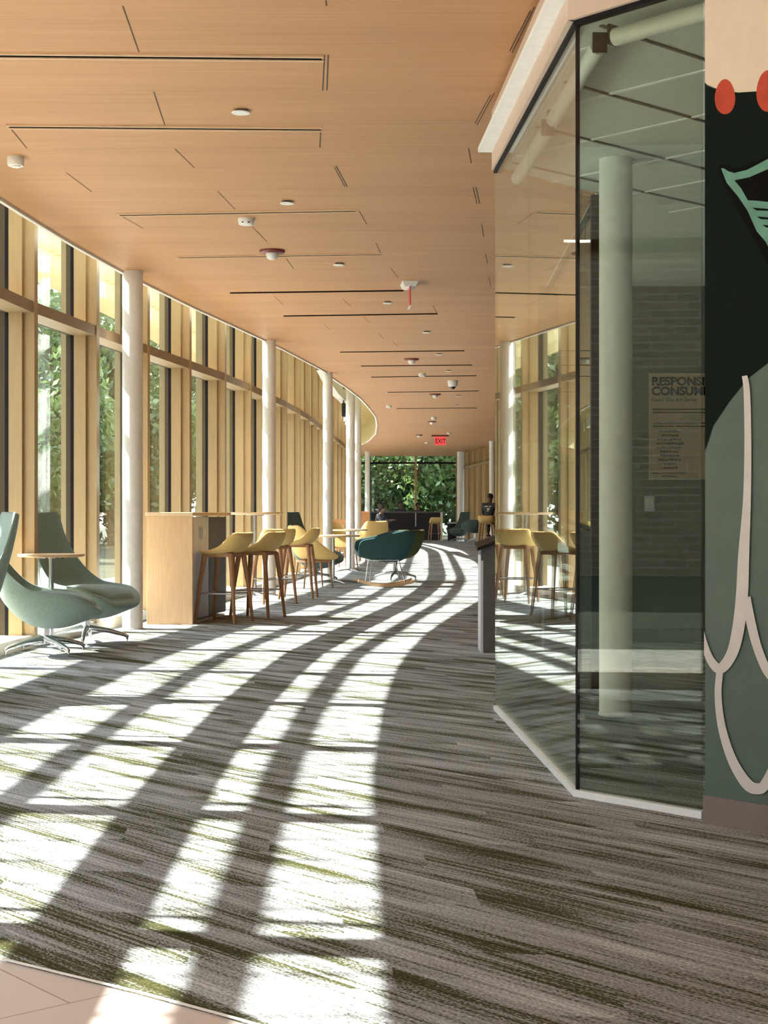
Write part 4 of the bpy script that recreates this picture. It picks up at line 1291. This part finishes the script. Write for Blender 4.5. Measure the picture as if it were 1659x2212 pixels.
for i, (x_, y_, s_, rz_, k_) in enumerate([(-15.5, 36, 1.05, 1, 0), (-13.2, 42, 1.0, 2, 0), (-11.0, 43.5, .95, 3, 1), (-12.5, 48.5, 1.1, 4, 0), (-10.2, 50.5, .95, 5, 1), (-9.6, 55.5, 1.1, 0.5, 0), (-12, 57, 1.25, 1.5, 0),
                                      (-16.5, 46, 1.3, 2.5, 0), (-18, 55, 1.5, 3.5, 1), (-9.0, 61.5, 1.15, 4.5, 1), (-7.2, 67, 1.3, 5.5, 0), (-13, 66, 1.5, 2.2, 0),
                                      (-13.5, 17.5, 1.1, 3.2, 1), (-13, 23.5, 1.05, 4.2, 0)]):
    clone(TA if k_ == 0 else TB, (x_, y_, 0), rz_, LL, GL, scale=(s_, s_, s_))
TC = tree(LE, GE_, 10, 3.0, M_leafA, 11, .34, 7500, True)
TD = tree(LE, GE_, 8.0, 2.6, M_leafB, 13, .30, 7500)
TC.location = (-2.2, 73, 0); TD.location = (2.4, 69, 0)
for x_, y_, s_, rz_, k_ in [(-.2, 76, 1.1, 1, 0), (4.5, 73, 1.0, 2, 1), (1.4, 78, 1.2, 3, 0), (6.8, 70, 1.0, 4, 1), (-4.6, 70, 1.0, 5, 1), (3.6, 79, 1.2, .6, 0), (-5, 79, 1.2, 1.6, 0), (7.5, 78, 1.2, 2.6, 0), (9, 62, 1.1, 2, 1), (8.5, 55, 1.1, 3, 0), (0.2, 69.5, .55, .3, 1), (-1.6, 68.5, .5, 1.3, 1), (4.4, 67.5, .6, 1.9, 1)]:
    clone(TC if k_ == 0 else TD, (x_, y_, 0), rz_, LE, GE_, scale=(s_, s_, s_))

# brick building across the lawn, reflected in the front pane
def brick_material():
    k = NT('brick')
    out = k.n('ShaderNodeOutputMaterial'); p = k.n('ShaderNodeBsdfPrincipled')
    tc = k.n('ShaderNodeTexCoord'); mp_ = k.n('ShaderNodeMapping'); mp_.inputs['Rotation'].default_value = (PI / 2, 0, PI / 2)
    s_ = k.n('ShaderNodeSeparateXYZ'); cb = k.n('ShaderNodeCombineXYZ')
    k.l(tc.outputs['Object'], s_.inputs[0]); k.l(s_.outputs['Y'], cb.inputs[0]); k.l(s_.outputs['Z'], cb.inputs[1])
    br = k.n('ShaderNodeTexBrick', i_Scale=1.0, i_Mortar_Size=0.012)
    br.inputs['Brick Width'].default_value = 0.45; br.inputs['Row Height'].default_value = 0.15
    br.inputs['Color1'].default_value = (0.30, 0.20, 0.13, 1); br.inputs['Color2'].default_value = (0.22, 0.15, 0.10, 1)
    br.inputs['Mortar'].default_value = (0.42, 0.38, 0.32, 1)
    k.l(cb.outputs[0], br.inputs['Vector']); k.l(br.outputs['Color'], p.inputs['Base Color'])
    p.inputs['Roughness'].default_value = 0.85
    k.l(p.outputs[0], out.inputs[0])
    return k.m
M_brick = brick_material()
bd = thing('building', 'brick building with dark windows across the lawn, mirrored faintly in the front glass pane', 'building', (-26, 2, -.12))
MB().box((0, 0, 6), (6, 44, 12)).build('wall', M_brick, bd)
MB().box((.05, 0, 12.2), (6.3, 44.4, .5)).build('roof', M_gunmetal, bd)
for z_ in (1.9, 5.3, 8.7):
    for k_ in range(9):
        wn_ = MB().box((3.0, -18 + k_ * 4.5, z_), (.1, 1.7, 1.9)).build('window', M_trim, bd)
        MB().box((3.05, -18 + k_ * 4.5, z_), (.06, 1.5, 1.7)).build('pane', M_lens, wn_)
